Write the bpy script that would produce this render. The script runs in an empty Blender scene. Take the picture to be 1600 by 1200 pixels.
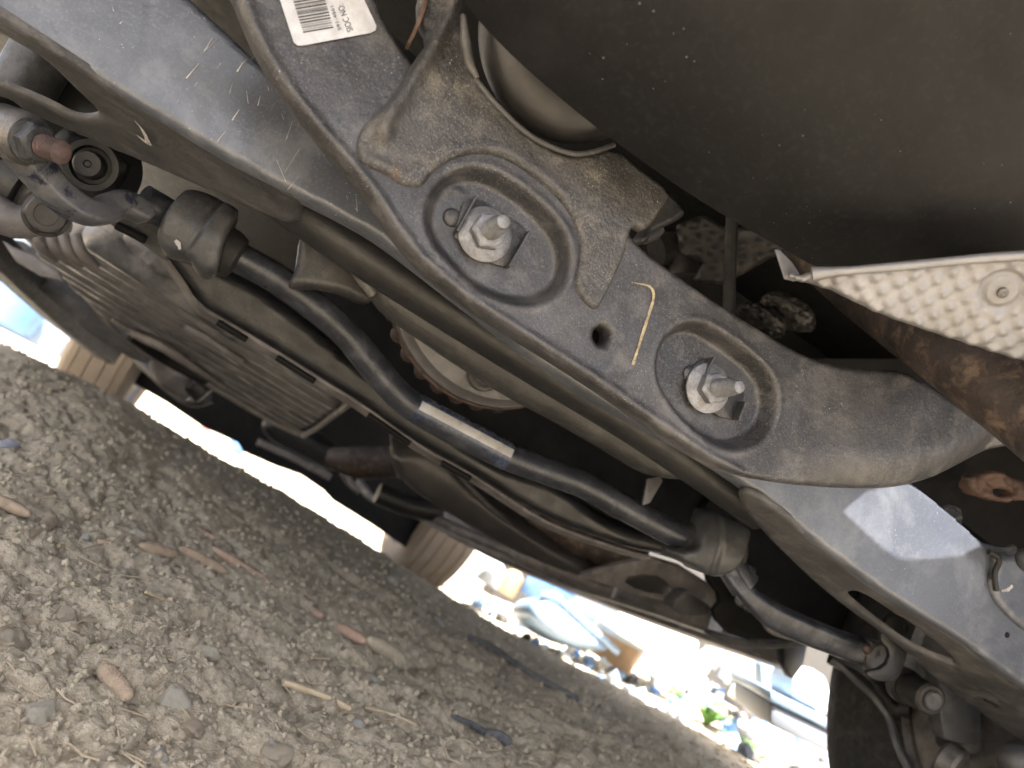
import bpy, bmesh, math, random
import numpy as np
from mathutils import Vector, Matrix

random.seed(7)
rng = np.random.RandomState(7)
SC = bpy.context.scene
COL = SC.collection
R = math.radians

# ------------------------------------------------------------------ camera
F_PX, W_PX, H_PX = 1202.0, 1600.0, 1200.0
YAW, PITCH, ROLL = R(16.5), R(11.0), R(28.2)
CAM = Vector((0.0, 0.0, 0.20))
FWD = Vector((math.sin(YAW) * math.cos(PITCH), math.cos(YAW) * math.cos(PITCH), math.sin(PITCH)))
RT0 = Vector((math.cos(YAW), -math.sin(YAW), 0.0))
UP0 = RT0.cross(FWD)
_c, _s = math.cos(ROLL), math.sin(ROLL)
CRT = RT0 * _c + UP0 * _s
CUP = UP0 * _c - RT0 * _s
camd = bpy.data.cameras.new('camera')
camd.sensor_width = 36.0
camd.lens = 36.0 * F_PX / W_PX
camd.clip_start = 0.01
camd.clip_end = 2000
camd.dof.use_dof = True
camd.dof.focus_distance = 0.52
camd.dof.aperture_fstop = 7.5
camo = bpy.data.objects.new('camera', camd)
COL.objects.link(camo)
camo.matrix_world = Matrix(((CRT.x, CUP.x, -FWD.x, CAM.x), (CRT.y, CUP.y, -FWD.y, CAM.y),
                            (CRT.z, CUP.z, -FWD.z, CAM.z), (0, 0, 0, 1)))
SC.camera = camo

# ------------------------------------------------------------------ light
SUN = Vector((-0.16, -0.44, 0.88)).normalized()          # towards the sun
wd = bpy.data.worlds.new('World')
SC.world = wd
wd.use_nodes = True
nt = wd.node_tree
sky = nt.nodes.new('ShaderNodeTexSky')
sky.sky_type = 'NISHITA'
sky.sun_disc = False
sky.sun_elevation = math.asin(SUN.z)
sky.sun_rotation = math.atan2(SUN.x, SUN.y)
sky.air_density = 0.45
sky.dust_density = 4.0
sky.ozone_density = 0.4
nt.nodes['Background'].inputs['Strength'].default_value = 0.15
hs = nt.nodes.new('ShaderNodeHueSaturation')          # hazy, whitish summer sky
hs.inputs['Saturation'].default_value = 0.55
nt.links.new(sky.outputs['Color'], hs.inputs['Color'])
nt.links.new(hs.outputs['Color'], nt.nodes['Background'].inputs['Color'])
sl = bpy.data.lights.new('sun', 'SUN')
sl.energy = 4.8
sl.angle = R(0.5)
sl.color = (1.0, 0.97, 0.93)
so = bpy.data.objects.new('sun', sl)
so.rotation_euler = SUN.to_track_quat('Z', 'Y').to_euler()
COL.objects.link(so)
vs = SC.view_settings
vs.view_transform = 'Standard'
vs.look = 'None'
vs.gamma = 1.0
vs.use_curve_mapping = False
vs.exposure = 2.8
SC.cycles.use_denoising = True
SC.cycles.use_adaptive_sampling = True
SC.cycles.adaptive_threshold = 0.02
SC.cycles.max_bounces = 6
SC.cycles.diffuse_bounces = 4
SC.cycles.glossy_bounces = 3
SC.cycles.caustics_reflective = False
SC.cycles.caustics_refractive = False
SC.cycles.sample_clamp_indirect = 6.0


# ------------------------------------------------------------------ picture point -> place
def ray(px, py):
    dx, dy = px - W_PX / 2, py - H_PX / 2
    return FWD * F_PX + CRT * dx - CUP * dy


def at(px, py, Y=None, X=None, Z=None):
    d = ray(px, py)
    if Y is not None:
        t = (Y - CAM.y) / d.y
    elif X is not None:
        t = (X - CAM.x) / d.x
    else:
        t = (Z - CAM.z) / d.z
    return CAM + d * t


class Plane:
    """A flat surface in the place: origin, normal towards the viewer, two axes."""
    def __init__(self, o, n, u=None):
        self.o = Vector(o)
        self.n = Vector(n).normalized()
        if (CAM - self.o).dot(self.n) < 0:
            self.n = -self.n
        u = Vector(u) if u is not None else Vector((1, 0, 0))
        self.u = (u - self.n * u.dot(self.n)).normalized()
        self.v = self.n.cross(self.u)

    def uv(self, px, py):
        d = ray(px, py)
        t = (self.o - CAM).dot(self.n) / d.dot(self.n)
        p = CAM + d * t - self.o
        return (p.dot(self.u), p.dot(self.v))

    def p(self, px, py, h=0.0):
        a, b = self.uv(px, py)
        return self.o + self.u * a + self.v * b + self.n * h


def PY(Y, tx=0.0, tz=0.0):
    return Plane((0.2, Y, 0.3), (tx, -1, tz))


def P3(a, b, c):
    A, B, C = at(a[0], a[1], Y=a[2]), at(b[0], b[1], Y=b[2]), at(c[0], c[1], Y=c[2])
    return Plane(A, (B - A).cross(C - A), B - A)


# ------------------------------------------------------------------ materials
def M(name, c1, c2=None, rough=0.55, metal=0.0, nscale=14.0, speck=None, rust=None, dust=None,
      bump=0.25, bscale=350.0, rvar=0.12, spec=0.4, scratch=None, grit=None):
    m = bpy.data.materials.new(name)
    m.use_nodes = True
    t = m.node_tree
    N, L = t.nodes, t.links
    b = N['Principled BSDF']
    b.inputs['Metallic'].default_value = metal
    b.inputs['Specular IOR Level'].default_value = spec
    tc = N.new('ShaderNodeTexCoord')
    co = tc.outputs['Object']

    def noise(scale, detail=5.0, rg=0.6, dist=0.0):
        n = N.new('ShaderNodeTexNoise')
        n.inputs['Scale'].default_value = scale
        n.inputs['Detail'].default_value = detail
        n.inputs['Roughness'].default_value = rg
        n.inputs['Distortion'].default_value = dist
        L.new(co, n.inputs['Vector'])
        return n.outputs['Fac']

    def ramp(fac, a, c, lo=0.0, hi=1.0):
        r = N.new('ShaderNodeMapRange')
        r.inputs['From Min'].default_value = a
        r.inputs['From Max'].default_value = c
        r.inputs['To Min'].default_value = lo
        r.inputs['To Max'].default_value = hi
        L.new(fac, r.inputs['Value'])
        return r.outputs['Result']

    def mix(fac, ca, cb):
        x = N.new('ShaderNodeMix')
        x.data_type = 'RGBA'
        L.new(fac, x.inputs['Factor'])
        for sock, val in ((x.inputs['A'], ca), (x.inputs['B'], cb)):
            if isinstance(val, (tuple, list)):
                sock.default_value = (*val, 1)
            else:
                L.new(val, sock)
        return x.outputs['Result']

    def kk(c):
        return tuple(x * k for x, k in zip(c, KALB))
    c1 = kk(c1)
    c2 = kk(c2) if c2 else None
    if KALB[0] < 1 and c2:
        c2 = tuple(x * 0.66 for x in c2)
        if dust:
            dust = (tuple(x * 1.18 for x in dust[0]), min(1.0, dust[1] * 1.25))
    speck, rust, dust, scratch, grit = [(kk(q[0]), *q[1:]) if q else None for q in (speck, rust, dust, scratch, grit)]
    if c2 is None:
        c2 = tuple(x * 0.6 for x in c1)
    big = noise(nscale, 5.0, 0.65, 0.4)
    col = mix(ramp(big, 0.36, 0.64), c1, c2)
    fine = noise(nscale * 22, 4.0, 0.7)
    dk = tuple(x * 0.72 for x in c1)
    col = mix(ramp(fine, 0.52, 0.72, 0, 0.6), col, dk)
    if dust:
        dn = noise(nscale * 2.3, 5.0, 0.72, 0.3)
        col = mix(ramp(dn, 0.5 - 0.0, 0.68, 0, dust[1]), col, dust[0])
    if rust:
        rn = noise(rust[2] if len(rust) > 2 else 30.0, 6.0, 0.75, 0.6)
        hi = 0.72 - 0.3 * rust[1]
        col = mix(ramp(rn, hi, hi + 0.07), col, rust[0])
    if grit:
        gn = noise(grit[2], 2.0, 0.6)
        pm = ramp(noise(nscale * 1.7, 4.0, 0.7), 0.35, 0.65, grit[1] * 0.35, grit[1])
        gm = N.new('ShaderNodeMath')
        gm.operation = 'MULTIPLY'
        L.new(ramp(gn, 0.53, 0.66), gm.inputs[0])
        L.new(pm, gm.inputs[1])
        col = mix(gm.outputs[0], col, grit[0])
    if speck:
        v = N.new('ShaderNodeTexVoronoi')
        v.inputs['Scale'].default_value = speck[2]
        L.new(co, v.inputs['Vector'])
        sz = noise(speck[2] * 0.13, 3.0)
        thr = N.new('ShaderNodeMath')
        thr.operation = 'MULTIPLY'
        L.new(ramp(sz, 0.42, 0.72), thr.inputs[0])
        thr.inputs[1].default_value = speck[1]
        lt = N.new('ShaderNodeMath')
        lt.operation = 'LESS_THAN'
        L.new(v.outputs['Distance'], lt.inputs[0])
        L.new(thr.outputs[0], lt.inputs[1])
        col = mix(lt.outputs[0], col, speck[0])
    if scratch:
        w = N.new('ShaderNodeTexNoise')
        mp = N.new('ShaderNodeMapping')
        mp.inputs['Rotation'].default_value = scratch[2]
        mp.inputs['Scale'].default_value = (6.0, 160.0, 160.0)
        L.new(co, mp.inputs['Vector'])
        L.new(mp.outputs[0], w.inputs['Vector'])
        w.inputs['Scale'].default_value = 1.6
        w.inputs['Detail'].default_value = 3.0
        col = mix(ramp(w.outputs['Fac'], 0.60, 0.72, 0, scratch[1]), col, scratch[0])
    L.new(col, b.inputs['Base Color'])
    L.new(ramp(noise(nscale * 5, 5.0), 0.3, 0.7, rough - rvar, min(1.0, rough + rvar)), b.inputs['Roughness'])
    if bump:
        bn = N.new('ShaderNodeBump')
        bn.inputs['Strength'].default_value = bump
        bn.inputs['Distance'].default_value = 0.0012
        L.new(noise(bscale, 4.0, 0.65), bn.inputs['Height'])
        b2 = N.new('ShaderNodeBump')
        b2.inputs['Strength'].default_value = bump * 0.8
        b2.inputs['Distance'].default_value = 0.004
        L.new(noise(bscale * 0.12, 5.0), b2.inputs['Height'])
        L.new(bn.outputs['Normal'], b2.inputs['Normal'])
        L.new(b2.outputs['Normal'], b.inputs['Normal'])
    return m


def plain(name, c, rough=0.5, metal=0.0, alpha=None, trans=0.0):
    m = bpy.data.materials.new(name)
    m.use_nodes = True
    N, L = m.node_tree.nodes, m.node_tree.links
    b = N['Principled BSDF']
    n = N.new('ShaderNodeTexNoise')
    n.inputs['Scale'].default_value = 25
    n.inputs['Detail'].default_value = 6
    tc = N.new('ShaderNodeTexCoord')
    L.new(tc.outputs['Object'], n.inputs['Vector'])
    x = N.new('ShaderNodeMix')
    x.data_type = 'RGBA'
    x.inputs['A'].default_value = (*[v * 0.82 for v in c], 1)
    x.inputs['B'].default_value = (*[min(1, v * 1.12) for v in c], 1)
    L.new(n.outputs['Fac'], x.inputs['Factor'])
    L.new(x.outputs['Result'], b.inputs['Base Color'])
    b.inputs['Roughness'].default_value = rough
    b.inputs['Metallic'].default_value = metal
    b.inputs['Transmission Weight'].default_value = trans
    return m


KALB = (0.39, 0.395, 0.44)          # scales the car's colours darker and cooler; deep shade is partly in them
MT = dict(
    plate=M('crossmember_paint', (0.080, 0.078, 0.077), (0.050, 0.049, 0.049), rough=0.42, nscale=16, speck=((0.55, 0.55, 0.53), 0.16, 420.0), rust=((0.13, 0.09, 0.065), 0.16, 34.0), dust=((0.16, 0.15, 0.135), 0.55), bump=0.32, grit=((0.26, 0.25, 0.23), 0.5, 800.0)),
    bracket=M('bracket_paint', (0.092, 0.088, 0.082), (0.060, 0.058, 0.055), rough=0.5, nscale=18, speck=((0.6, 0.6, 0.57), 0.2, 560.0), rust=((0.14, 0.09, 0.06), 0.26, 30.0), dust=((0.21, 0.192, 0.15), 0.6), bump=0.65, bscale=480, grit=((0.32, 0.31, 0.29), 0.55, 760.0)),
    beam=M('blue_grey_paint', (0.150, 0.165, 0.185), (0.150, 0.165, 0.187), rough=0.36, nscale=7, speck=((0.8, 0.82, 0.82), 0.13, 260.0), dust=((0.26, 0.27, 0.275), 0.5), bump=0.07, rvar=0.08, spec=0.55, grit=((0.32, 0.33, 0.34), 0.4, 520.0)),
    brown=M('dusty_brown_steel', (0.120, 0.119, 0.114), (0.078, 0.078, 0.076), rough=0.6, nscale=13, rust=((0.13, 0.105, 0.085), 0.16, 24), dust=((0.19, 0.185, 0.17), 0.5), bump=0.3, scratch=((0.27, 0.265, 0.25), 0.5, (0.2, 0.3, -0.5)), grit=((0.2, 0.195, 0.18), 0.4, 600.0)),
    tube=M('grey_brown_tube', (0.086, 0.085, 0.080), (0.070, 0.070, 0.066), rough=0.46, nscale=16, rust=((0.15, 0.11, 0.075), 0.18, 20), dust=((0.13, 0.125, 0.108), 0.4), bump=0.3, grit=((0.20, 0.19, 0.17), 0.45, 600.0)),
    dark=M('dark_grey_steel', (0.032, 0.032, 0.032), (0.024, 0.024, 0.024), rough=0.48, nscale=15, dust=((0.06, 0.057, 0.053), 0.25), bump=0.2),
    bar=M('sway_bar_paint', (0.048, 0.053, 0.064), (0.032, 0.036, 0.045), rough=0.38, nscale=20, speck=((0.3, 0.32, 0.35), 0.12, 300.0), dust=((0.13, 0.138, 0.15), 0.5), bump=0.16, grit=((0.16, 0.165, 0.175), 0.4, 500.0)),
    chip=M('chipped_paint', (0.17, 0.175, 0.18), (0.15, 0.15, 0.148), rough=0.42, nscale=26, rust=((0.022, 0.027, 0.048), 0.62, 38), dust=((0.26, 0.24, 0.21), 0.4), bump=0.3),
    clamp=M('clamp_steel', (0.088, 0.090, 0.090), (0.062, 0.064, 0.064), rough=0.45, nscale=18, dust=((0.15, 0.148, 0.14), 0.5), bump=0.2, grit=((0.18, 0.18, 0.17), 0.35, 500.0)),
    zinc=M('zinc_nut', (0.52, 0.53, 0.52), (0.42, 0.43, 0.42), rough=0.5, metal=0.5, nscale=70, dust=((0.25, 0.235, 0.21), 0.7), bump=0.4, bscale=900, grit=((0.2, 0.18, 0.15), 0.6, 900.0)),
    zincd=M('dull_zinc', (0.36, 0.34, 0.30), (0.26, 0.24, 0.21), rough=0.45, metal=0.6, nscale=40, rust=((0.22, 0.14, 0.08), 0.25, 60), bump=0.25, bscale=700),
    rustbolt=M('rusty_thread', (0.24, 0.15, 0.12), (0.14, 0.09, 0.075), rough=0.7, nscale=60, bump=0.4, bscale=800),
    muffler=M('satin_black_muffler', (0.0125, 0.0122, 0.0120), (0.0150, 0.0147, 0.0145), rough=0.46, nscale=4, speck=((0.20, 0.20, 0.20), 0.12, 190.0), dust=((0.018, 0.0175, 0.0170), 0.6), bump=0.04, bscale=160, spec=0.12, grit=((0.05, 0.05, 0.05), 0.25, 300.0)),
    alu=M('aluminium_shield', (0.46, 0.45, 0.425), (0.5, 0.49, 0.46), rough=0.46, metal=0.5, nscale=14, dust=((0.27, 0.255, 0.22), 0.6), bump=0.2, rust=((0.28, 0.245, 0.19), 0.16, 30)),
    alu_shaded=M('shaded_shield', (0.080, 0.072, 0.062), (0.05, 0.045, 0.039), rough=0.5, metal=0.4, nscale=20, dust=((0.09, 0.08, 0.065), 0.6), bump=0.3),  # shield colour darkened to stand for the shade in the gap
    rustpipe=M('rusty_pipe', (0.095, 0.068, 0.055), (0.042, 0.032, 0.029), rough=0.68, nscale=26, rust=((0.25, 0.165, 0.11), 0.42, 60), dust=((0.26, 0.18, 0.12), 0.6), bump=0.5),
    pink=M('bounce_lit_steel', (0.34, 0.315, 0.292), (0.23, 0.215, 0.20), rough=0.55, nscale=12, dust=((0.46, 0.425, 0.39), 0.6), bump=0.25),  # pale tone carries light thrown up by the sunlit ground
    tray=M('undertray_plastic', (0.29, 0.285, 0.278), (0.20, 0.198, 0.195), rough=0.38, nscale=9, dust=((0.44, 0.42, 0.39), 0.6), bump=0.2, scratch=((0.5, 0.47, 0.435), 0.6, (0, 0, 0.0))),
    tank=M('brown_tank', (0.088, 0.082, 0.077), (0.060, 0.056, 0.053), rough=0.42, nscale=6, dust=((0.13, 0.121, 0.112), 0.5), bump=0.12),
    rubber=M('rubber', (0.026, 0.025, 0.024), (0.02, 0.019, 0.018), rough=0.7, nscale=20, dust=((0.1, 0.085, 0.065), 0.5), bump=0.25),
    tyre=M('dusty_lit_tyre', (0.44, 0.35, 0.235), (0.60, 0.48, 0.33), rough=0.9, nscale=10, dust=((0.38, 0.30, 0.2), 0.3), bump=0.3),  # tan tone mixes dust with light bounced off the ground
    drum=M('silver_cover', (0.26, 0.257, 0.25), (0.19, 0.187, 0.18), rough=0.45, metal=0.3, nscale=18, dust=((0.23, 0.222, 0.205), 0.5), bump=0.25),
    rusty=M('rust', (0.19, 0.10, 0.06), (0.11, 0.062, 0.045), rough=0.75, nscale=26, dust=((0.24, 0.17, 0.12), 0.5), bump=0.5),
    navy=M('navy_channel', (0.034, 0.035, 0.039), (0.021, 0.022, 0.026), rough=0.42, nscale=10, dust=((0.075, 0.073, 0.072), 0.5), bump=0.18, grit=((0.11, 0.11, 0.115), 0.4, 420.0)),
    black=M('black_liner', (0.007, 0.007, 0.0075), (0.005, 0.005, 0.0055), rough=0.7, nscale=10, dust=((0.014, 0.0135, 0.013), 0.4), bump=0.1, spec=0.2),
    dome=M('rubber_mount_cover', (0.045, 0.041, 0.038), (0.038, 0.035, 0.032), rough=0.45, nscale=8, dust=((0.07, 0.065, 0.058), 0.4), bump=0.08),
    chalk=M('yellow_chalk', (0.72, 0.6, 0.34), (0.55, 0.46, 0.27), rough=0.9, nscale=90, rust=((0.16, 0.14, 0.11), 0.6, 300), bump=0.3),
    white=M('white_mark', (0.85, 0.82, 0.75), (0.7, 0.67, 0.6), rough=0.8, nscale=60, bump=0.2),
    paper=M('label_paper', (0.95, 0.96, 0.94), (0.84, 0.84, 0.81), rough=0.5, nscale=40, dust=((0.7, 0.68, 0.62), 0.3), bump=0.05),
    strip=M('label_strip', (0.85, 0.84, 0.78), (0.7, 0.69, 0.64), rough=0.5, nscale=60, bump=0.05),
    lblue=M('label_film', (0.06, 0.085, 0.14), (0.06, 0.08, 0.13), rough=0.28, nscale=30, dust=((0.2, 0.21, 0.22), 0.4), bump=0.05),
    ink=plain('black_ink', (0.02, 0.02, 0.022), 0.6),
    greyink=plain('grey_print', (0.30, 0.28, 0.23), 0.6),
    bead=M('weld_bead', (0.26, 0.25, 0.22), (0.18, 0.17, 0.15), rough=0.5, nscale=60, bump=0.5, bscale=500),
)

KALB = (1.0, 1.0, 1.0)
# ------------------------------------------------------------------ objects
def link(name, me, mat, parent=None, smooth=True):
    o = bpy.data.objects.new(name, me)
    COL.objects.link(o)
    if mat is not None and not me.materials:
        me.materials.append(mat)
    if smooth:
        me.polygons.foreach_set('use_smooth', [True] * len(me.polygons))
    if parent is not None:
        o.parent = parent
        if parent.type == 'EMPTY':
            o.matrix_parent_inverse = Matrix.Translation(-Vector(parent.get('base', parent.location)))
    return o


def tag(o, label=None, cat=None, group=None, kind=None):
    for k, v in (('label', label), ('category', cat), ('group', group), ('kind', kind)):
        if v:
            o[k] = v
    return o


def mesh(name, verts, faces):
    me = bpy.data.meshes.new(name)
    me.from_pydata([tuple(v) for v in verts], [], [tuple(f) for f in faces])
    me.update()
    return me


def autosmooth(o, ang=35):
    me = o.data
    bm = bmesh.new()
    bm.from_mesh(me)
    for e in bm.edges:
        if len(e.link_faces) == 2 and e.calc_face_angle(0) > R(ang):
            e.smooth = False
    bm.to_mesh(me)
    bm.free()


def chaikin(pts, it=2, closed=True):
    pts = [tuple(p) for p in pts]
    for _ in range(it):
        out = []
        n = len(pts)
        rg = range(n) if closed else range(n - 1)
        if not closed:
            out.append(pts[0])
        for i in rg:
            a, b = pts[i], pts[(i + 1) % n]
            out.append(tuple(a[k] * 0.75 + b[k] * 0.25 for k in range(len(a))))
            out.append(tuple(a[k] * 0.25 + b[k] * 0.75 for k in range(len(a))))
        if not closed:
            out.append(pts[-1])
        pts = out
    return pts


def poly_dist(px, py, poly):
    """signed distance (inside negative) and nearest outline point of many points."""
    poly = np.asarray(poly, float)
    best = np.full(px.shape, 1e18)
    nx = np.zeros_like(px)
    ny = np.zeros_like(px)
    inside = np.zeros(px.shape, bool)
    n = len(poly)
    for i in range(n):
        ax, ay = poly[i]
        bx, by = poly[(i + 1) % n]
        dx, dy = bx - ax, by - ay
        l2 = dx * dx + dy * dy
        if l2 < 1e-16:
            continue
        t = np.clip(((px - ax) * dx + (py - ay) * dy) / l2, 0, 1)
        qx, qy = ax + t * dx, ay + t * dy
        d = (px - qx) ** 2 + (py - qy) ** 2
        m = d < best
        best[m] = d[m]
        nx[m] = qx[m]
        ny[m] = qy[m]
        if abs(dy) > 1e-15:
            c = ((ay > py) != (by > py)) & (px < (bx - ax) * (py - ay) / dy + ax)
            inside ^= c
    sd = np.sqrt(best)
    sd[inside] *= -1
    return sd, nx, ny


def line_dist(u, v, pts):
    best = np.full(u.shape, 1e18)
    for (ax, ay), (bx, by) in zip(pts[:-1], pts[1:]):
        dx, dy = bx - ax, by - ay
        l2 = max(dx * dx + dy * dy, 1e-14)
        t = np.clip(((u - ax) * dx + (v - ay) * dy) / l2, 0, 1)
        best = np.minimum(best, (u - ax - t * dx) ** 2 + (v - ay - t * dy) ** 2)
    return np.sqrt(best)


def sstep(x, a, b):
    t = np.clip((x - a) / (b - a), 0, 1)
    return t * t * (3 - 2 * t)


def vnoise(x, y, seed=0):
    xi, yi = np.floor(x).astype(np.int64), np.floor(y).astype(np.int64)
    fx, fy = x - xi, y - yi
    fx = fx * fx * (3 - 2 * fx)
    fy = fy * fy * (3 - 2 * fy)

    def h(i, j):
        n = (i * 374761393 + j * 668265263 + seed * 1442695041) & 0x7fffffff
        n = ((n ^ (n >> 13)) * 1274126177) & 0x7fffffff
        return ((n ^ (n >> 16)) & 0xffff) / 65535.0
    a, b, c, d = h(xi, yi), h(xi + 1, yi), h(xi, yi + 1), h(xi + 1, yi + 1)
    return (a * (1 - fx) + b * fx) * (1 - fy) + (c * (1 - fx) + d * fx) * fy


def panel(name, outline, pl, mat, parent=None, cell=0.003, relief=None, er=0.004, skirt=0.012,
          holes=(), sm=2, warp=None, label=None, rough=0.0, hsm=2):
    """Sheet-metal panel: a dense height field inside a traced outline, rounded edge, returned flange."""
    poly = [pl.uv(*p) for p in (chaikin(outline, sm) if sm else outline)]
    hp = [[pl.uv(*p) for p in (chaikin(h, hsm) if hsm else h)] for h in holes]
    A = np.array(poly)
    lo, hi = A.min(0) - cell, A.max(0) + cell
    us = np.arange(lo[0], hi[0] + cell, cell)
    vs_ = np.arange(lo[1], hi[1] + cell, cell)
    U, V = np.meshgrid(us, vs_, indexing='ij')
    sh = U.shape
    U, V = U.ravel(), V.ravel()
    sd, nx, ny = poly_dist(U, V, poly)
    for h in hp:
        s2, n2, m2 = poly_dist(U, V, h)
        k = -s2 > sd
        sd[k] = -s2[k]
        nx[k] = n2[k]
        ny[k] = m2[k]
    idx = np.arange(U.size).reshape(sh)
    q = np.stack([idx[:-1, :-1], idx[1:, :-1], idx[1:, 1:], idx[:-1, 1:]], -1).reshape(-1, 4)
    keep = (sd[q] < cell * 0.45).all(1)
    q = q[keep]
    e = np.concatenate([q[:, [0, 1]], q[:, [1, 2]], q[:, [2, 3]], q[:, [3, 0]]])
    es = np.sort(e, 1)
    key = es[:, 0] * (U.size + 1) + es[:, 1]
    uq, inv, cnt = np.unique(key, return_inverse=True, return_counts=True)
    be = e[cnt[inv] == 1]
    bv = np.unique(be)
    U[bv], V[bv] = nx[bv], ny[bv]
    sd[bv] = 0
    d = np.maximum(-sd, 0)
    Hh = np.zeros_like(U)
    if relief is not None:
        Hh += relief(U, V, pl)
    if rough:
        Hh += rough * (vnoise(U * 60, V * 60, 3) - 0.5 + 0.5 * (vnoise(U * 160, V * 160, 5) - 0.5))
    if er > 0:
        k = d < er
        Hh[k] -= er - np.sqrt(np.maximum(er * er - (er - d[k]) ** 2, 0))
    P = (np.array(pl.o)[None] + U[:, None] * np.array(pl.u)[None] + V[:, None] * np.array(pl.v)[None]
         + Hh[:, None] * np.array(pl.n)[None])
    if warp is not None:
        P = warp(P)
    used = np.unique(q)
    mp = -np.ones(U.size, int)
    mp[used] = np.arange(used.size)
    verts = P[used]
    faces = mp[q]
    nb = len(verts)
    if skirt > 0:
        bp = P[bv] - np.array(pl.n)[None] * skirt
        mb = {int(b): nb + i for i, b in enumerate(bv)}
        verts = np.concatenate([verts, bp])
        sk = [(mp[b], mp[a], mb[int(a)], mb[int(b)]) for a, b in be]
        faces = np.concatenate([faces, np.array(sk, int)])
    me = bpy.data.meshes.new(name)
    me.from_pydata(verts.tolist(), [], faces.tolist())
    me.update()
    o = link(name, me, mat, parent)
    if skirt > 0 and er <= 0.0005:
        autosmooth(o)
    if label:
        o['label'] = label
    return o


def catmull(pts, n=8):
    pts = [Vector(p) for p in pts]
    ext = [pts[0] * 2 - pts[1]] + pts + [pts[-1] * 2 - pts[-2]]
    out = []
    for i in range(1, len(ext) - 2):
        p0, p1, p2, p3 = ext[i - 1:i + 3]
        for k in range(n):
            t = k / n
            out.append(0.5 * ((2 * p1) + (p2 - p0) * t + (2 * p0 - 5 * p1 + 4 * p2 - p3) * t * t
                              + (3 * p1 - p0 - 3 * p2 + p3) * t ** 3))
    out.append(pts[-1].copy())
    return out


def sweep(name, pts, prof, mat, parent=None, up=(0, 0, 1), scales=None, caps=True, label=None, smooth=True):
    """Sweep a closed 2-D profile [(a, b)] along points; a runs sideways, b along up."""
    pts = [Vector(p) for p in pts]
    n, k = len(pts), len(prof)
    up = Vector(up)
    V_, F_ = [], []
    for i, p in enumerate(pts):
        tg = (pts[min(i + 1, n - 1)] - pts[max(i - 1, 0)]).normalized()
        sd = tg.cross(up).normalized()
        u2 = sd.cross(tg)
        s = scales[i] if scales is not None else 1.0
        sa, sb = s if isinstance(s, (tuple, list)) else (s, s)
        for a, b in prof:
            V_.append(p + sd * a * sa + u2 * b * sb)
    for i in range(n - 1):
        for j in range(k):
            F_.append((i * k + j, i * k + (j + 1) % k, (i + 1) * k + (j + 1) % k, (i + 1) * k + j))
    if caps:
        F_.append(tuple(reversed(range(k))))
        F_.append(tuple((n - 1) * k + j for j in range(k)))
    me = mesh(name, V_, F_)
    bm = bmesh.new()
    bm.from_mesh(me)
    bmesh.ops.recalc_face_normals(bm, faces=bm.faces)
    bm.to_mesh(me)
    bm.free()
    o = link(name, me, mat, parent, smooth)
    if smooth:
        autosmooth(o, 40)
    if label:
        o['label'] = label
    return o


def circ(r, n=18):
    return [(r * math.cos(2 * math.pi * i / n), r * math.sin(2 * math.pi * i / n)) for i in range(n)]


def tube(name, pts, r, mat, parent=None, n=8, seg=18, radii=None, up=(0.1, 0.2, 1), label=None, flat=None, caps=True):
    cp = catmull(pts, n) if n > 1 else [Vector(p) for p in pts]
    sc = None
    if radii is not None or flat is not None:
        m = len(pts)
        ra = radii if radii is not None else [1.0] * m
        fl = flat if flat is not None else [1.0] * m
        sc = []
        for i in range(len(cp)):
            x = i / max(n, 1)
            a = min(int(x), m - 2)
            t = min(x - a, 1.0)
            rr = ra[a] * (1 - t) + ra[a + 1] * t
            ff = fl[a] * (1 - t) + fl[a + 1] * t
            sc.append((rr * ff, rr))
    return sweep(name, cp, circ(r, seg), mat, parent, up, sc, caps, label)


def rbox(w, h, b):
    return [(-w + b, -h), (w - b, -h), (w, -h + b), (w, h - b), (w - b, h), (-w + b, h), (-w, h - b), (-w, -h + b)]


def lathe(name, o, ax, prof, mat, parent=None, seg=40, label=None, ang=32, hexs=None):
    """Turn a profile [(r, h)] about an axis; hexs gives profile rows that are hexagonal."""
    o, ax = Vector(o), Vector(ax).normalized()
    a = ax.orthogonal().normalized()
    b = ax.cross(a)
    V_, F_ = [], []
    for i, (r, h) in enumerate(prof):
        for j in range(seg):
            t = 2 * math.pi * j / seg
            rr = r
            if hexs and i in hexs:
                tt = (t + hexs[i]) % (math.pi / 3) - math.pi / 6
                rr = r / math.cos(tt)
            V_.append(o + ax * h + (a * math.cos(t) + b * math.sin(t)) * rr)
    for i in range(len(prof) - 1):
        for j in range(seg):
            F_.append((i * seg + j, i * seg + (j + 1) % seg, (i + 1) * seg + (j + 1) % seg, (i + 1) * seg + j))
    if prof[0][0] > 1e-6:
        F_.append(tuple(reversed(range(seg))))
    if prof[-1][0] > 1e-6:
        F_.append(tuple((len(prof) - 1) * seg + j for j in range(seg)))
    me = mesh(name, V_, F_)
    bm = bmesh.new()
    bm.from_mesh(me)
    bmesh.ops.remove_doubles(bm, verts=bm.verts, dist=1e-6)
    bmesh.ops.recalc_face_normals(bm, faces=bm.faces)
    bm.to_mesh(me)
    bm.free()
    ob = link(name, me, mat, parent)
    autosmooth(ob, ang)
    if label:
        ob['label'] = label
    return ob


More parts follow.
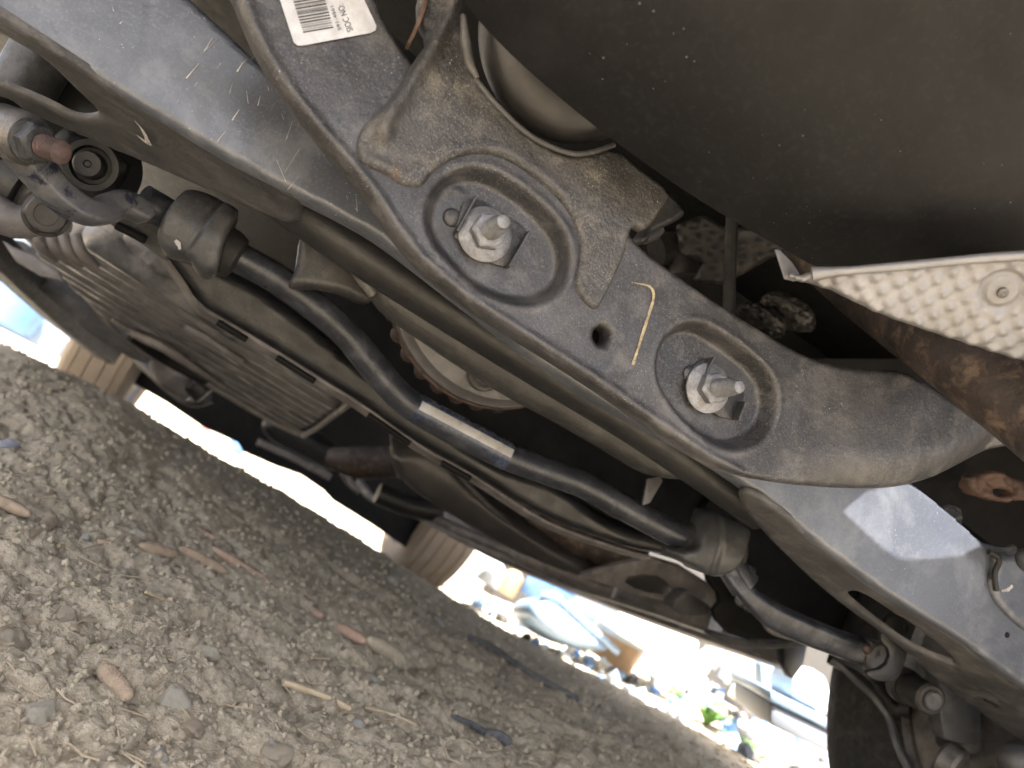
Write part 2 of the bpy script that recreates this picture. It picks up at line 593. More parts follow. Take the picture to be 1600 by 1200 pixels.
def plate(name, outline, pl, thick, mat, parent=None, bevel=0.001, h=0.0, sm=0, label=None):
    """Solid plate cut to an outline, extruded away from the viewer, bevelled."""
    pts = chaikin(outline, sm) if sm else outline
    bm = bmesh.new()
    vs2 = [bm.verts.new(pl.p(*p, h)) for p in pts]
    f = bm.faces.new(vs2)
    r = bmesh.ops.extrude_face_region(bm, geom=[f])
    bmesh.ops.translate(bm, verts=[g for g in r['geom'] if isinstance(g, bmesh.types.BMVert)], vec=-pl.n * thick)
    bmesh.ops.recalc_face_normals(bm, faces=bm.faces)
    if bevel > 0:
        bmesh.ops.bevel(bm, geom=[e for e in bm.edges if e.calc_face_angle(0) > 0.6], offset=bevel, segments=2, affect='EDGES', profile=0.5)
    me = bpy.data.meshes.new(name)
    bm.to_mesh(me)
    bm.free()
    o = link(name, me, mat, parent)
    autosmooth(o)
    if label:
        o['label'] = label
    return o


def rod(name, a, b, r, mat, parent=None, label=None, bev=0.15, seg=24):
    a, b = Vector(a), Vector(b)
    L_ = (b - a).length
    e = r * bev
    return lathe(name, a, b - a, [(0, 0), (r - e, 0), (r, e), (r, L_ - e), (r - e, L_), (0, L_)], mat, parent, seg, label)


def hexbolt(name, o, ax, r, hgt, mat, parent, flange=1.45, stud=None, label=None, phase=0.3, smat=None):
    """Flange nut; with stud a threaded end standing out of it as a second part."""
    rf = r * flange
    prof = [(0, 0), (rf * 0.97, 0), (rf, hgt * 0.06), (rf, hgt * 0.16), (rf * 0.96, hgt * 0.2), (r * 1.22, hgt * 0.36),
            (r, hgt * 0.40), (r, hgt * 0.88), (r * 0.93, hgt * 0.97), (r * 0.74, hgt), (r * 0.60, hgt), (r * 0.58, hgt * 0.93), (0, hgt * 0.93)]
    ob = lathe(name, o, ax, prof, mat, parent, 60, label, 22, hexs={6: phase, 7: phase})
    st = None
    if stud:
        rs, ls = stud
        pr = [(0, hgt * 0.8)]
        h0 = hgt * 0.9
        nt_ = int((ls * 0.55) / 0.0016)
        for i in range(nt_):
            pr += [(rs * 0.93, h0 + i * 0.0016), (rs, h0 + i * 0.0016 + 0.0008)]
        hh = h0 + nt_ * 0.0016
        pr += [(rs * 0.92, hh), (rs * 0.92, hh + ls * 0.12), (rs * 0.74, hh + ls * 0.17), (rs * 0.74, hh + ls * 0.34), (rs * 0.62, hh + ls * 0.43), (rs * 0.3, hh + ls * 0.46), (0, hh + ls * 0.46)]
        st = lathe('stud', o, ax, pr, smat or mat, parent, 32, None, 50)
    return ob, st


def ball(name, c, rad, mat, parent=None, axes=None, label=None, sub=4):
    bm = bmesh.new()
    bmesh.ops.create_icosphere(bm, subdivisions=sub, radius=1)
    ax = axes or (Vector((1, 0, 0)), Vector((0, 1, 0)), Vector((0, 0, 1)))
    for v in bm.verts:
        c0 = v.co.copy()
        v.co = Vector(c) + ax[0] * c0.x * rad[0] + ax[1] * c0.y * rad[1] + ax[2] * c0.z * rad[2]
    me = bpy.data.meshes.new(name)
    bm.to_mesh(me)
    bm.free()
    o = link(name, me, mat, parent)
    if label:
        o['label'] = label
    return o

# ================================================================== the car
car = bpy.data.objects.new('car', None)
COL.objects.link(car)
car.location = (0.22, 1.9, 0.0)
tag(car, 'dusty car seen from below at its rear, parked over dry dirt', 'car')

# ---- floor, sills and outer shell that shade the place
def slab(name, x0, x1, y0, y1, z0, z1, mat, parent=car, label=None, bev=0.004):
    bm = bmesh.new()
    bmesh.ops.create_cube(bm, size=1)
    for v in bm.verts:
        v.co = Vector(((x0 + x1) / 2 + v.co.x * (x1 - x0), (y0 + y1) / 2 + v.co.y * (y1 - y0), (z0 + z1) / 2 + v.co.z * (z1 - z0)))
    bmesh.ops.bevel(bm, geom=list(bm.edges), offset=bev, segments=2, affect='EDGES', profile=0.5)
    me = bpy.data.meshes.new(name)
    bm.to_mesh(me)
    bm.free()
    o = link(name, me, mat, parent)
    autosmooth(o)
    if label:
        o['label'] = label
    return o


# floor pan with an added gap, cut to shape the sun patch on the beam
def floor_pan():
    bm = bmesh.new()
    outer = [(-0.80, -0.08), (1.10, -0.08), (1.10, 3.12), (-0.80, 3.12)]
    inner = []
    for q in [(1316, 800), (1352, 770), (1405, 755), (1450, 762), (1520, 828), (1532, 852), (1502, 868), (1450, 872), (1405, 872), (1370, 848)]:
        p = at(*q, Y=0.50)
        p = p + SUN * ((0.60 - p.z) / SUN.z)
        inner.append((p.x, p.y))
    for loop in (outer, inner):
        vs_ = [bm.verts.new((x, y, 0.60)) for x, y in loop]
        for i in range(len(vs_)):
            bm.edges.new((vs_[i], vs_[(i + 1) % len(vs_)]))
    bmesh.ops.triangle_fill(bm, use_beauty=True, use_dissolve=False, edges=list(bm.edges))
    me = bpy.data.meshes.new('floor_pan')
    bm.to_mesh(me)
    bm.free()
    return link('floor_pan', me, MT['black'], car, False)


floor_pan()

# ---- A. crossmember with its two deep oval recesses
CY = 0.41
plA = PY(CY)
rec1 = [(663, 325), (678, 288), (715, 258), (768, 260), (830, 300), (880, 350), (897, 400), (886, 450), (852, 476), (800, 478), (742, 452), (690, 402), (665, 362)]
rec2 = [(1025, 562), (1036, 525), (1066, 502), (1102, 502), (1152, 534), (1196, 570), (1216, 606), (1216, 650), (1196, 686), (1160, 705), (1120, 700), (1074, 665), (1040, 622), (1027, 592)]
outA = [(340, -60), (366, -10), (385, 40), (410, 90), (450, 150), (500, 212), (553, 272), (584, 312), (610, 354), (650, 407), (715, 462), (790, 512), (870, 562), (950, 614), (1030, 670), (1100, 716), (1150, 743), (1230, 757), (1310, 765), (1390, 768), (1442, 763), (1492, 749), (1535, 728), (1580, 706), (1622, 692), (1604, 682), (1540, 655), (1470, 612), (1430, 585), (1400, 577), (1340, 577), (1290, 567), (1245, 548), (1200, 520), (1140, 484), (1060, 429), (992, 378), (970, 330), (900, 262), (800, 200), (700, 150), (641, 92), (612, 50), (592, 10), (576, -60)]
r1 = [plA.uv(*p) for p in chaikin(rec1)]
r2 = [plA.uv(*p) for p in chaikin(rec2)]
horn0, horn1 = plA.uv(1290, 640), plA.uv(1560, 690)
hornlow = [plA.uv(*p) for p in [(1150, 743), (1230, 757), (1310, 765), (1390, 768), (1442, 763), (1492, 749), (1532, 726), (1580, 700)]]
edgeA = [plA.uv(*p) for p in [(372, 0), (385, 40), (410, 90), (450, 150), (500, 212), (553, 272), (584, 312), (610, 354), (650, 407), (715, 462), (790, 512), (870, 562), (950, 614), (1030, 670), (1100, 716), (1150, 743)]]


def reliefA(u, v, pl):
    s1, _, _ = poly_dist(u, v, r1)
    s2, _, _ = poly_dist(u, v, r2)
    h = -0.012 * sstep(-s1, -0.0006, 0.0066) - 0.013 * sstep(-s2, -0.0006, 0.0060)
    h += 0.0006 * np.exp(-((s1 - 0.002) / 0.0016) ** 2)
    h += 0.0007 * np.exp(-((s2 - 0.002) / 0.0016) ** 2)
    # the bright rolled border along the lower left edge
    ed = line_dist(u, v, edgeA)
    h += 0.0013 * np.exp(-((ed - 0.0042) / 0.0022) ** 2)
    # the right horn: a flat lobe whose lower and outer border rounds away
    du, dv = horn1[0] - horn0[0], horn1[1] - horn0[1]
    t = ((u - horn0[0]) * du + (v - horn0[1]) * dv) / (du * du + dv * dv)
    low = line_dist(u, v, hornlow)
    k = np.clip(1 - low / 0.030, 0, 1)
    h += -0.013 * k * k * sstep(t, -0.35, 0.25)
    kk = np.clip((t - 0.35) / 0.9, 0, 1.0)
    h += -0.012 * kk * kk
    h += 0.0006 * (vnoise(u * 35, v * 35, 2) - 0.5)
    # small pressings inside recess 1
    q = line_dist(u, v, pq1)
    h += 0.0014 * np.exp(-(q / 0.0014) ** 2)
    return h


pq1 = [plA.uv(*p) for p in [(702, 296), (708, 290), (718, 287), (727, 291)]]
holeA = [(942 + 13 * math.cos(t * 0.5236), 524 + 15.5 * math.sin(t * 0.5236)) for t in range(12)]
crossm = panel('crossmember', outA, plA, MT['plate'], car, 0.0016, reliefA, 0.0035, 0.0125, [holeA], sm=2,
               label='grey stamped steel crossmember with two oval recesses and a barcode sticker')
# added black sheet so that holes look into the dark
plate('crossmember_back', [(400, -20), (560, 262), (660, 398), (880, 545), (1100, 690), (1230, 735), (1400, 745), (1500, 700), (1480, 600), (1240, 565), (1050, 440), (800, 230), (620, 60)], PY(CY + 0.022), 0.003, MT['black'], car, bevel=0.0)

# ---- B. bracket plate lying on the crossmember
plB = PY(CY - 0.0034)
outB = [(668, -60), (650, 20), (672, 62), (648, 92), (628, 130), (606, 160), (586, 178), (562, 204), (556, 232), (566, 256), (600, 268), (636, 292), (662, 290), (678, 266), (712, 244), (756, 236), (795, 246), (840, 276), (880, 312), (903, 350), (910, 395), (900, 432), (902, 452), (916, 472), (934, 486), (948, 462), (966, 426), (980, 392), (984, 370), (992, 350), (1008, 360), (1022, 348), (1036, 326), (1052, 298), (1010, 268), (958, 226), (918, 242), (878, 240), (830, 214), (780, 166), (748, 126), (736, 80), (726, 20), (722, -60)]
rdg = [plB.uv(*p) for p in [(718, -30), (700, 30), (672, 85), (640, 135), (604, 190), (598, 212)]]
rdg2 = [plB.uv(*p) for p in [(582, 250), (640, 272), (676, 250), (712, 232), (760, 226), (800, 236), (845, 268), (884, 302)]]
hotB = plB.uv(600, 190)


def reliefB(u, v, pl):
    d = line_dist(u, v, rdg)
    d2 = line_dist(u, v, rdg2)
    h = 0.0075 * np.exp(-(d / 0.0042) ** 2) + 0.0010 * np.exp(-(d2 / 0.0032) ** 2)
    h += 0.0028 * np.exp(-(((u - hotB[0]) ** 2 + (v - hotB[1]) ** 2) / 0.010 ** 2))
    h += 0.0008 * (vnoise(u * 60, v * 60, 8) - 0.5) + 0.0004 * (vnoise(u * 190, v * 190, 9) - 0.5)
    return h


bracket = panel('bracket_plate', outB, plB, MT['bracket'], car, 0.0015, reliefB, 0.003, 0.0055, sm=1,
                label='rough dusty bracket plate welded over the crossmember')
# torn lip left of the bracket
sweep('bracket_lip', [plB.p(672, -30), plB.p(660, 20), plB.p(648, 50), plB.p(637, 72)], rbox(0.001, 0.004, 0.0004), MT['rusty'], bracket, up=(0, -1, 0))
# welded bead beside the dome
tube('weld_bead', [plB.p(722, 26, 0.002), plB.p(726, 70, 0.002), plB.p(732, 100, 0.002), plB.p(744, 124, 0.002)], 0.0028, MT['bead'], bracket, radii=[0.6, 1.1, 1.0, 0.5])

# ---- dome of the rubber mount behind the bracket
dc = at(900, 60, Y=CY + 0.01)
ball('mount_dome', dc, (0.060, 0.030, 0.066), MT['dome'], car, label='smooth brown dome of the rubber mount')
tube('dome_rim', [plB.p(742, 122, 0.0), plB.p(776, 166, 0.001), plB.p(826, 212, 0.001), plB.p(880, 238, 0.001), plB.p(918, 240, 0.001), plB.p(960, 226, 0)], 0.0016, MT['brown'], car)


# ---- nuts with studs and bent lock plates
def nut_group(c, pr, floor_h, ph, ears):
    base = plA.p(*c, floor_h)
    pl2 = Plane(base, plA.n)
    plate('lock_plate', pr, pl2, 0.0012, MT['plate'], crossm, bevel=0.0004, h=0.0026, label='dark square lock plate under the nut')
    for a, b in ears:
        A, B = pl2.p(*a, 0.003), pl2.p(*b, 0.003)
        mid = (A + B) / 2
        sweep('lock_ear', [A + pl2.n * 0.002, B + pl2.n * 0.002], rbox(0.0007, 0.0042, 0.0003), MT['clamp'], crossm, up=pl2.n)
    o = base + pl2.n * 0.0032
    ax = pl2.n
    hexbolt('flange_nut', o, ax, 0.0093, 0.0125, MT['zinc'], crossm, 1.72, (0.0058, 0.024), None, ph)
    # rubber plug behind the left ear
    return pl2


g1 = nut_group((764, 362), [(722, 318), (742, 308), (812, 352), (826, 368), (792, 418), (770, 414), (708, 372), (712, 352)], -0.012, 0.35,
               [((738, 312), (708, 366)), ((820, 366), (788, 420))])
g2 = nut_group((1118, 606), [(1080, 572), (1098, 560), (1150, 600), (1160, 618), (1146, 655), (1122, 652), (1075, 618), (1078, 590)], -0.013, 0.15,
               [((1104, 560), (1080, 606)), ((1152, 628), (1142, 656))])
for pl_, c in ((g1, (706, 340)), (g2, (1078, 584))):
    ball('spot_weld', pl_.p(*c, 0.0006), (0.0055, 0.0022, 0.0055), MT['plate'], crossm, sub=3)

# ---- barcode sticker: paper and print in one flat sheet
def sticker():
    pl = PY(CY - 0.0016)
    quad = [(424, -60), (433, -14), (459, 66), (465, 71), (473, 71), (580, 51), (587, 47), (588, 40), (560, -20), (545, -60)]
    bm = bmesh.new()
    f = bm.faces.new([bm.verts.new(pl.p(*p, 0.0)) for p in quad])
    r = bmesh.ops.extrude_face_region(bm, geom=[f])
    bmesh.ops.translate(bm, verts=[g for g in r['geom'] if isinstance(g, bmesh.types.BMVert)], vec=-pl.n * 0.0003)
    # bars: each a thin strip running from a left to a right border
    la, lb = Vector((451.0, -20.0)), Vector((474.0, 52.0))
    ra, rb = Vector((500.0, -28.0)), Vector((521.0, 44.0))
    t = 0.0
    rs = random.Random(3)
    bars = []
    while t < 0.97:
        w = rs.choice([0.011, 0.011, 0.016, 0.03, 0.034])
        bars.append((t, min(t + w, 1.0)))
        t += w + rs.choice([0.012, 0.018, 0.026, 0.03])
    for t0, t1 in bars:
        q = [la.lerp(lb, t0), ra.lerp(rb, t0), ra.lerp(rb, t1), la.lerp(lb, t1)]
        fb = bm.faces.new([bm.verts.new(pl.p(p.x, p.y, 0.00025)) for p in q])
        fb.material_index = 1
    bmesh.ops.recalc_face_normals(bm, faces=bm.faces)
    me = bpy.data.meshes.new('barcode_sticker')
    bm.to_mesh(me)
    bm.free()
    me.materials.append(MT['paper'])
    me.materials.append(MT['ink'])

    def add_text(txt, a, b, hgt, mesh_):
        cu = bpy.data.curves.new('t', 'FONT')
        cu.body = txt
        cu.size = 1.0
        tmp = bpy.data.objects.new('t', cu)
        COL.objects.link(tmp)
        dg = bpy.context.evaluated_depsgraph_get()
        tm = bpy.data.meshes.new_from_object(tmp.evaluated_get(dg))
        bpy.data.objects.remove(tmp)
        co = np.array([v.co[:] for v in tm.vertices])
        wd_ = co[:, 0].max()
        a, b = Vector(a), Vector(b)
        d = (b - a)
        nrm = Vector((d.y, -d.x)).normalized()     # glyph top points to the left side of the reading direction
        bm2 = bmesh.new()
        bm2.from_mesh(mesh_)
        vv = []
        for x, y, z in co:
            p = a + d * (x / wd_) + nrm * (y * hgt)
            vv.append(bm2.verts.new(pl.p(p.x, p.y, 0.00025)))
        for pg in tm.polygons:
            try:
                fx = bm2.faces.new([vv[i] for i in pg.vertices])
                fx.material_index = 1
            except ValueError:
                pass
        bm2.to_mesh(mesh_)
        bm2.free()
    add_text('S91-4861', (533.5, 47), (520.5, 9), 7.5, me)
    add_text('SIOC NO:', (552, 48), (536, 6), 14.0, me)
    o = link('barcode_sticker', me, None, crossm, False)
    o['label'] = 'white sticker with barcode and printed number'
    return o


sticker()


def ribbon(name, pts, w, pl, h, mat, parent, label=None, jit=0.25, n=6):
    """Flat worn stroke lying on a surface."""
    cp = catmull([pl.p(*p, h) for p in pts], n)
    ws = []
    m = len(pts)
    for i in range(len(cp)):
        x = i / n
        a = min(int(x), m - 2)
        t = min(x - a, 1)
        ws.append((w[a] * (1 - t) + w[a + 1] * t) * (1 + random.uniform(-jit, jit)))
    V_, F_ = [], []
    for i, p in enumerate(cp):
        tg = (cp[min(i + 1, len(cp) - 1)] - cp[max(i - 1, 0)]).normalized()
        sd = tg.cross(pl.n).normalized()
        V_ += [p + sd * ws[i] * 0.5, p + pl.n * 0.0002, p - sd * ws[i] * 0.5]
    for i in range(len(cp) - 1):
        F_ += [(i * 3, i * 3 + 1, i * 3 + 4, i * 3 + 3), (i * 3 + 1, i * 3 + 2, i * 3 + 5, i * 3 + 4)]
    o = link(name, mesh(name, V_, F_), mat, parent)
    if label:
        o['label'] = label
    return o


ribbon('chalk_mark', [(986, 441), (1000, 444), (1013, 447), (1020, 456), (1020, 468), (1016, 482), (1009, 504), (1002, 526), (996, 545), (988, 570)],
       [0.0004, 0.0010, 0.0016, 0.0018, 0.0018, 0.0019, 0.0022, 0.0020, 0.0014, 0.0022], plA, 0.0006, MT['chalk'], crossm, 'yellow crayon stroke shaped like a one')

# ---- F. blue-grey beam behind the crossmember
BY = 0.50
plF = PY(BY)
outF = [(-80, -330), (150, -120), (285, -15), (345, 40), (430, 120), (600, 260), (900, 440), (1200, 610), (1400, 735), (1446, 768), (1500, 812), (1548, 858), (1590, 882), (1680, 960), (1700, 1132), (1600, 1072), (1550, 1036), (1505, 1002), (1440, 962), (1378, 923), (1325, 884), (1271, 844), (1200, 782), (1100, 715), (900, 610), (700, 455), (610, 385), (560, 352), (470, 306), (430, 286), (330, 231), (220, 166), (120, 102), (60, 62), (0, 23), (-80, -28)]
botline = [plF.uv(*p) for p in [(-80, -28), (0, 23), (120, 102), (220, 166), (330, 231), (470, 306), (610, 385)]]


def reliefF(u, v, pl):
    h = 0.0009 * (vnoise(u * 12, v * 12, 4) - 0.5)
    s = line_dist(u, v, seamF)
    h -= 0.0006 * np.exp(-(s / 0.0008) ** 2)
    s = line_dist(u, v, seam2)
    h -= 0.004 * np.exp(-(s / 0.004) ** 2)
    return h


seamF = [plF.uv(*p) for p in [(236, 0), (229, 60), (217, 130)]]
seam2 = [plF.uv(*p) for p in [(1552, 868), (1550, 905), (1562, 935), (1600, 965)]]
beam = panel('beam', outF, plF, MT['beam'], car, 0.0024, reliefF, 0.004, 0.014, sm=2,
             label='blue-grey painted beam running across behind the crossmember')
lathe('drain_hole', plF.p(1573, 992, 0.0002), plF.n, [(0, .0008), (.0024, .0008), (.0027, .0)], MT['black'], beam, 20)
# its lower webs with long triangular cut-outs
plG = P3((220, 168, BY + 0.004), (430, 288, BY + 0.004), (110, 207, BY + 0.115))
lw_out = [(-80, -24), (0, 26), (60, 65), (120, 105), (220, 169), (330, 234), (430, 289), (468, 309), (468, 358), (400, 331), (280, 279), (110, 207), (35, 173), (-80, 122)]
lw_hole = [(-60, 28), (5, 56), (66, 90), (124, 148), (161, 182), (120, 190), (76, 166), (40, 150), (-60, 108)]


def relief_ws(u, v, pl):
    return 0.0012 * (vnoise(u * 30, v * 30, 6) - 0.5)


web = panel('beam_web', lw_out, plG, MT['brown'], beam, 0.003, relief_ws, 0.0015, 0.004, [lw_hole], sm=1, label='brown dusty web with a triangular cut-out')
ribbon('paint_tick', [(216, 206), (229, 217), (234, 219), (226, 200), (213, 184)], [0.001, 0.003, 0.0042, 0.002, 0.0008], plG, 0.0022, MT['white'], beam, 'white paint tick')
plH = P3((1271, 846, BY + 0.004), (1505, 1004, BY + 0.004), (1458, 1059, BY + 0.10))
rw_out = [(1150, 764), (1200, 785), (1271, 847), (1325, 887), (1378, 926), (1440, 965), (1505, 1005), (1550, 1039), (1600, 1075), (1700, 1135), (1700, 1232), (1600, 1167), (1534, 1116), (1458, 1059), (1417, 1021), (1375, 989), (1322, 952), (1284, 920), (1230, 872), (1195, 836), (1160, 795)]
rw_hole = [(1318, 930), (1330, 924), (1345, 926), (1394, 957), (1424, 975), (1507, 1043), (1458, 1028), (1420, 1009), (1379, 982), (1334, 947)]
panel('beam_web', rw_out, plH, MT['brown'], beam, 0.003, relief_ws, 0.0015, 0.004, [rw_hole], sm=1, label='brown dusty web with a triangular cut-out, lit by the sun')
tube('web_slit', [plH.p(1538, 1092, 0.0008), plH.p(1560, 1103, 0.0008)], 0.0012, MT['black'], beam, n=1, seg=8)
# beam end: oval pad with a short white stroke and a rubber strap
plPad = PY(BY - 0.004)
panel('end_pad', [(1558, 870), (1575, 862), (1660, 900), (1700, 950), (1700, 1052), (1600, 986), (1556, 942), (1549, 914), (1560, 890)], plPad, MT['beam'], beam, 0.003, None, 0.003, 0.004)
ribbon('paint_dash', [(1564, 923), (1574, 921), (1581, 915)], [0.002, 0.0035, 0.0025], plPad, 0.0006, MT['white'], beam, 'short white paint dash')
tube('strap', [plPad.p(1544, 862, 0.001), plPad.p(1556, 872, 0.003), plPad.p(1551, 896, 0.002), plPad.p(1555, 922, 0.001)], 0.0024, MT['rubber'], beam)
# dried splashes and drips on the painted face
drips = [((332, 60), (320, 80), 2.2), ((346, 57), (322, 78), 1.0), ((311, 100), (292, 122), 2.2), ((380, 98), (371, 112), 3.0), ((388, 92), (378, 101), 1.2), ((340, 108), (345, 100), 1.2), ((374, 172), (363, 188), 2.6), ((353, 205), (340, 222), 1.8), ((385, 142), (388, 162), 1.2),
         ((392, 95), (400, 84), 1.0), ((210, 72), (207, 76), 1.2), ((282, 152), (278, 160), 1.0), ((191, 34), (188, 38), 3.0), ((176, 12), (178, 18), 1.4), ((457, 190), (448, 215), 1.0), ((440, 178), (443, 187), 1.0), ((407, 150), (403, 165), 1.5), ((364, 128), (359, 146), 0.9), ((432, 250), (446, 283), 1.4), ((470, 230), (446, 268), 1.0), ((322, 33), (318, 28), 1.2), ((556, 306), (558, 330), 1.3), ((558, 330), (555, 326), 1.0),
         ((418, 135), (420, 142), 1.5), ((446, 220), (449, 214), 1.6), ((508, 235), (506, 245), 0.8), ((300, 140), (308, 130), 0.8), ((470, 272), (450, 296), 0.8)]
for a, b, w in drips:
    ww = w * 0.00030
    ribbon('dried_drip', [a, (a[0] * 0.6 + b[0] * 0.4, a[1] * 0.6 + b[1] * 0.4), b, (b[0] * 1.02 - a[0] * 0.02, b[1] * 1.02 - a[1] * 0.02)], [ww * 0.5, ww * 0.8, ww * 1.5, ww * 0.6], plF, 0.0007, MT['white'], beam, None, 0.2, 4)

# ---- G, H. tubes under the crossmember
tube('brace_tube', [at(430, 300, Y=0.575), at(560, 392, Y=0.575), at(800, 545, Y=0.575), at(1000, 668, Y=0.575), at(1190, 800, Y=0.575)], 0.0175, MT['dark'], car, n=4, seg=24, label='dark round brace tube')
plT = PY(0.61)
outT = [(530, 372), (556, 416), (580, 466), (600, 490), (660, 530), (720, 570), (800, 620), (845, 644), (900, 674), (960, 710), (1010, 741), (1045, 749), (1075, 742), (1100, 752), (1150, 748), (1120, 700), (1000, 630), (800, 505), (650, 410), (580, 368)]
ax0, ax1 = plT.uv(560, 420), plT.uv(1090, 742)


def reliefT(u, v, pl):
    du, dv = ax1[0] - ax0[0], ax1[1] - ax0[1]
    L_ = math.hypot(du, dv)
    s = (-(u - ax0[0]) * dv + (v - ax0[1]) * du) / L_
    s = np.abs(s - 0.012)
    return 0.022 * np.sqrt(np.maximum(1 - (s / 0.04) ** 2, 0)) + 0.0012 * (vnoise(u * 40, v * 40, 12) - 0.5)


tor = panel('tube_beam', outT, plT, MT['tube'], car, 0.0026, reliefT, 0.003, 0.02, sm=2, label='grey-brown rounded steel beam below the crossmember')
plate('beam_tab', [(1012, 748), (1032, 744), (1036, 752), (1016, 786), (1004, 790)], PY(0.60), 0.003, MT['tube'], tor, 0.0006)
plate('beam_tab', [(462, 292), (470, 306), (470, 352), (478, 356), (474, 362), (458, 360)], PY(0.575), 0.004, MT['tube'], tor, 0.0006)
plBk = PY(0.635)
panel('gusset_bracket', [(448, 446), (462, 425), (468, 390), (470, 360), (545, 372), (560, 410), (590, 470), (570, 470), (540, 456), (500, 448)], plBk, MT['tube'], tor, 0.0026, lambda u, v, p: 0.004 * np.sin(u * 90), 0.003, 0.02)
tube('weld_bead', [plT.p(536, 402, 0.016), plT.p(545, 420, 0.018), plT.p(560, 440, 0.018), plT.p(578, 464, 0.014)], 0.0042, MT['bead'], tor, radii=[0.7, 1.1, 1.2, 0.9])

# ---- I. silver round cover with rusty teeth
DY = 0.70
dcen = at(790, 458, Y=DY)
CR = (at(690, 606, Y=DY) - dcen).length / 0.108
cover = lathe('round_cover', dcen, (0, -1, 0), [(r_ * CR, h_) for r_, h_ in ((0, 0.02), (0.05, 0.022), (0.085, 0.018), (0.100, 0.012), (0.1035, 0.006), (0.107, 0.004), (0.108, 0.0), (0.106, -0.02), (0.0, -0.02))], MT['drum'], car, 72, 'pale metal round cover with a rusty rim')
for k in range(11):
    t = R(188 + k * 11)
    c = dcen + Vector((math.cos(t) * 0.104 * CR, 0.018, math.sin(t) * 0.104 * CR))
    ball('tooth', c, (0.009, 0.014, 0.009), MT['rustpipe'], cover, sub=2)
bo = at(756, 584, Y=DY - 0.018)
lathe('boss', bo, (0, -1, 0), [(0.017, 0), (0.0155, 0.004), (0.013, 0.004), (0.0125, 0.001), (0.0105, 0.001), (0.010, 0.0035), (0.008, 0.0035), (0.0075, -0.002), (0, -0.002)], MT['drum'], cover, 36)
lathe('rust_ring', dcen + Vector((0, 0.012, 0)), (0, -1, 0), [(0.098 * CR, 0), (0.1092 * CR, 0.001), (0.1092 * CR, 0.005), (0.098 * CR, 0.007)], MT['rusty'], cover, 72)

# ---- J. sway bar
def A_(px, py, Y):
    return at(px, py, Y=Y)


barp = [A_(36, 224, .60), A_(72, 272, .605), A_(112, 306, .615), A_(152, 328, .63), A_(186, 322, .645), A_(222, 316, .655), A_(262, 336, .665), A_(310, 366, .675), A_(365, 398, .68), A_(430, 434, .68), A_(490, 477, .68), A_(540, 520, .68), A_(578, 566, .68), A_(612, 606, .68), A_(652, 640, .68), A_(720, 678, .68), A_(790, 712, .68), A_(850, 735, .68), A_(910, 757, .68), A_(970, 790, .68), A_(1055, 835, .68), A_(1100, 852, .68), A_(1136, 880, .68), A_(1164, 915, .675), A_(1192, 955, .67), A_(1232, 986, .665), A_(1290, 1010, .66), A_(1372, 1030, .65)]
rad = [1.15, 1.3, 1.3, 1.2, 1.1, 1.1, 1, 1, 1, 1, 1, 1, 1, 1, 1, 1, 1, 1, 1, 1, 1, 1, 1.1, 1.25, 1.35, 1.4, 1.3, 1.15]
fl = [.5, .5, .5, .6, .8, .9, 1, 1, 1, 1, 1, 1, 1, 1, 1, 1, 1, 1, 1, 1, 1, 1, .8, .6, .5, .5, .5, .5]
sway = tube('sway_bar', barp[5:-4], 0.0130, MT['bar'], car, 8, 24, rad[5:-4], (0.0, 1.0, 0.25), 'bent dark sway bar with a printed label in its middle')
# label wrapped around the bar
la, lb = A_(648, 637, .68), A_(793, 713.5, .68)
ldir = (lb - la).normalized()
upv = Vector((0, -1, 0)) - ldir * Vector((0, -1, 0)).dot(ldir)
upv.normalize()
sidev = ldir.cross(upv)


def wrap(name, t0, t1, a0, a1, rr, mat, parent, n=10, jag=0.0):
    V_, F_ = [], []
    p0, p1 = la.lerp(lb, t0), la.lerp(lb, t1)
    for i in range(n + 1):
        a = R(a0 + (a1 - a0) * i / n)
        off = upv * math.cos(a) * rr + sidev * math.sin(a) * rr
        V_ += [p0 + off, p1 + off]
    for i in range(n):
        F_.append((2 * i, 2 * i + 1, 2 * i + 3, 2 * i + 2))
    me = mesh(name, V_, F_)
    return link(name, me, mat, parent)


film = wrap('label_film', 0.0, 1.0, -120, 120, 0.0135, MT['lblue'], sway, 20)
film['label'] = 'dark blue film label around the bar'
# which side is up in the picture: test
sgn = 1 if (sidev.z > 0) else -1
st_ = wrap('label_strip', 0.012, 0.99, sgn * -4, sgn * 33, 0.01365, MT['strip'], sway, 8)
st_['label'] = 'cream strip with a row of grey printed characters'
# printed characters as one row of ink
def label_print():
    txt = 'A4EPJ4CABAXB NDCMSJMMM'
    cu = bpy.data.curves.new('t', 'FONT')
    cu.body = txt
    tmp = bpy.data.objects.new('t', cu)
    COL.objects.link(tmp)
    dg = bpy.context.evaluated_depsgraph_get()
    tm = bpy.data.meshes.new_from_object(tmp.evaluated_get(dg))
    bpy.data.objects.remove(tmp)
    co = np.array([v.co[:] for v in tm.vertices])
    wd_ = co[:, 0].max()
    V_ = []
    for x, y, z in co:
        t = 0.09 + 0.87 * x / wd_
        a = R(sgn * (4 + y / 0.75 * 21))
        V_.append(la.lerp(lb, t) + (upv * math.cos(a) + sidev * math.sin(a)) * 0.0139)
    me = mesh('label_print', V_, [tuple(p.vertices) for p in tm.polygons])
    return link('label_print', me, MT['greyink'], sway, False)


label_print()

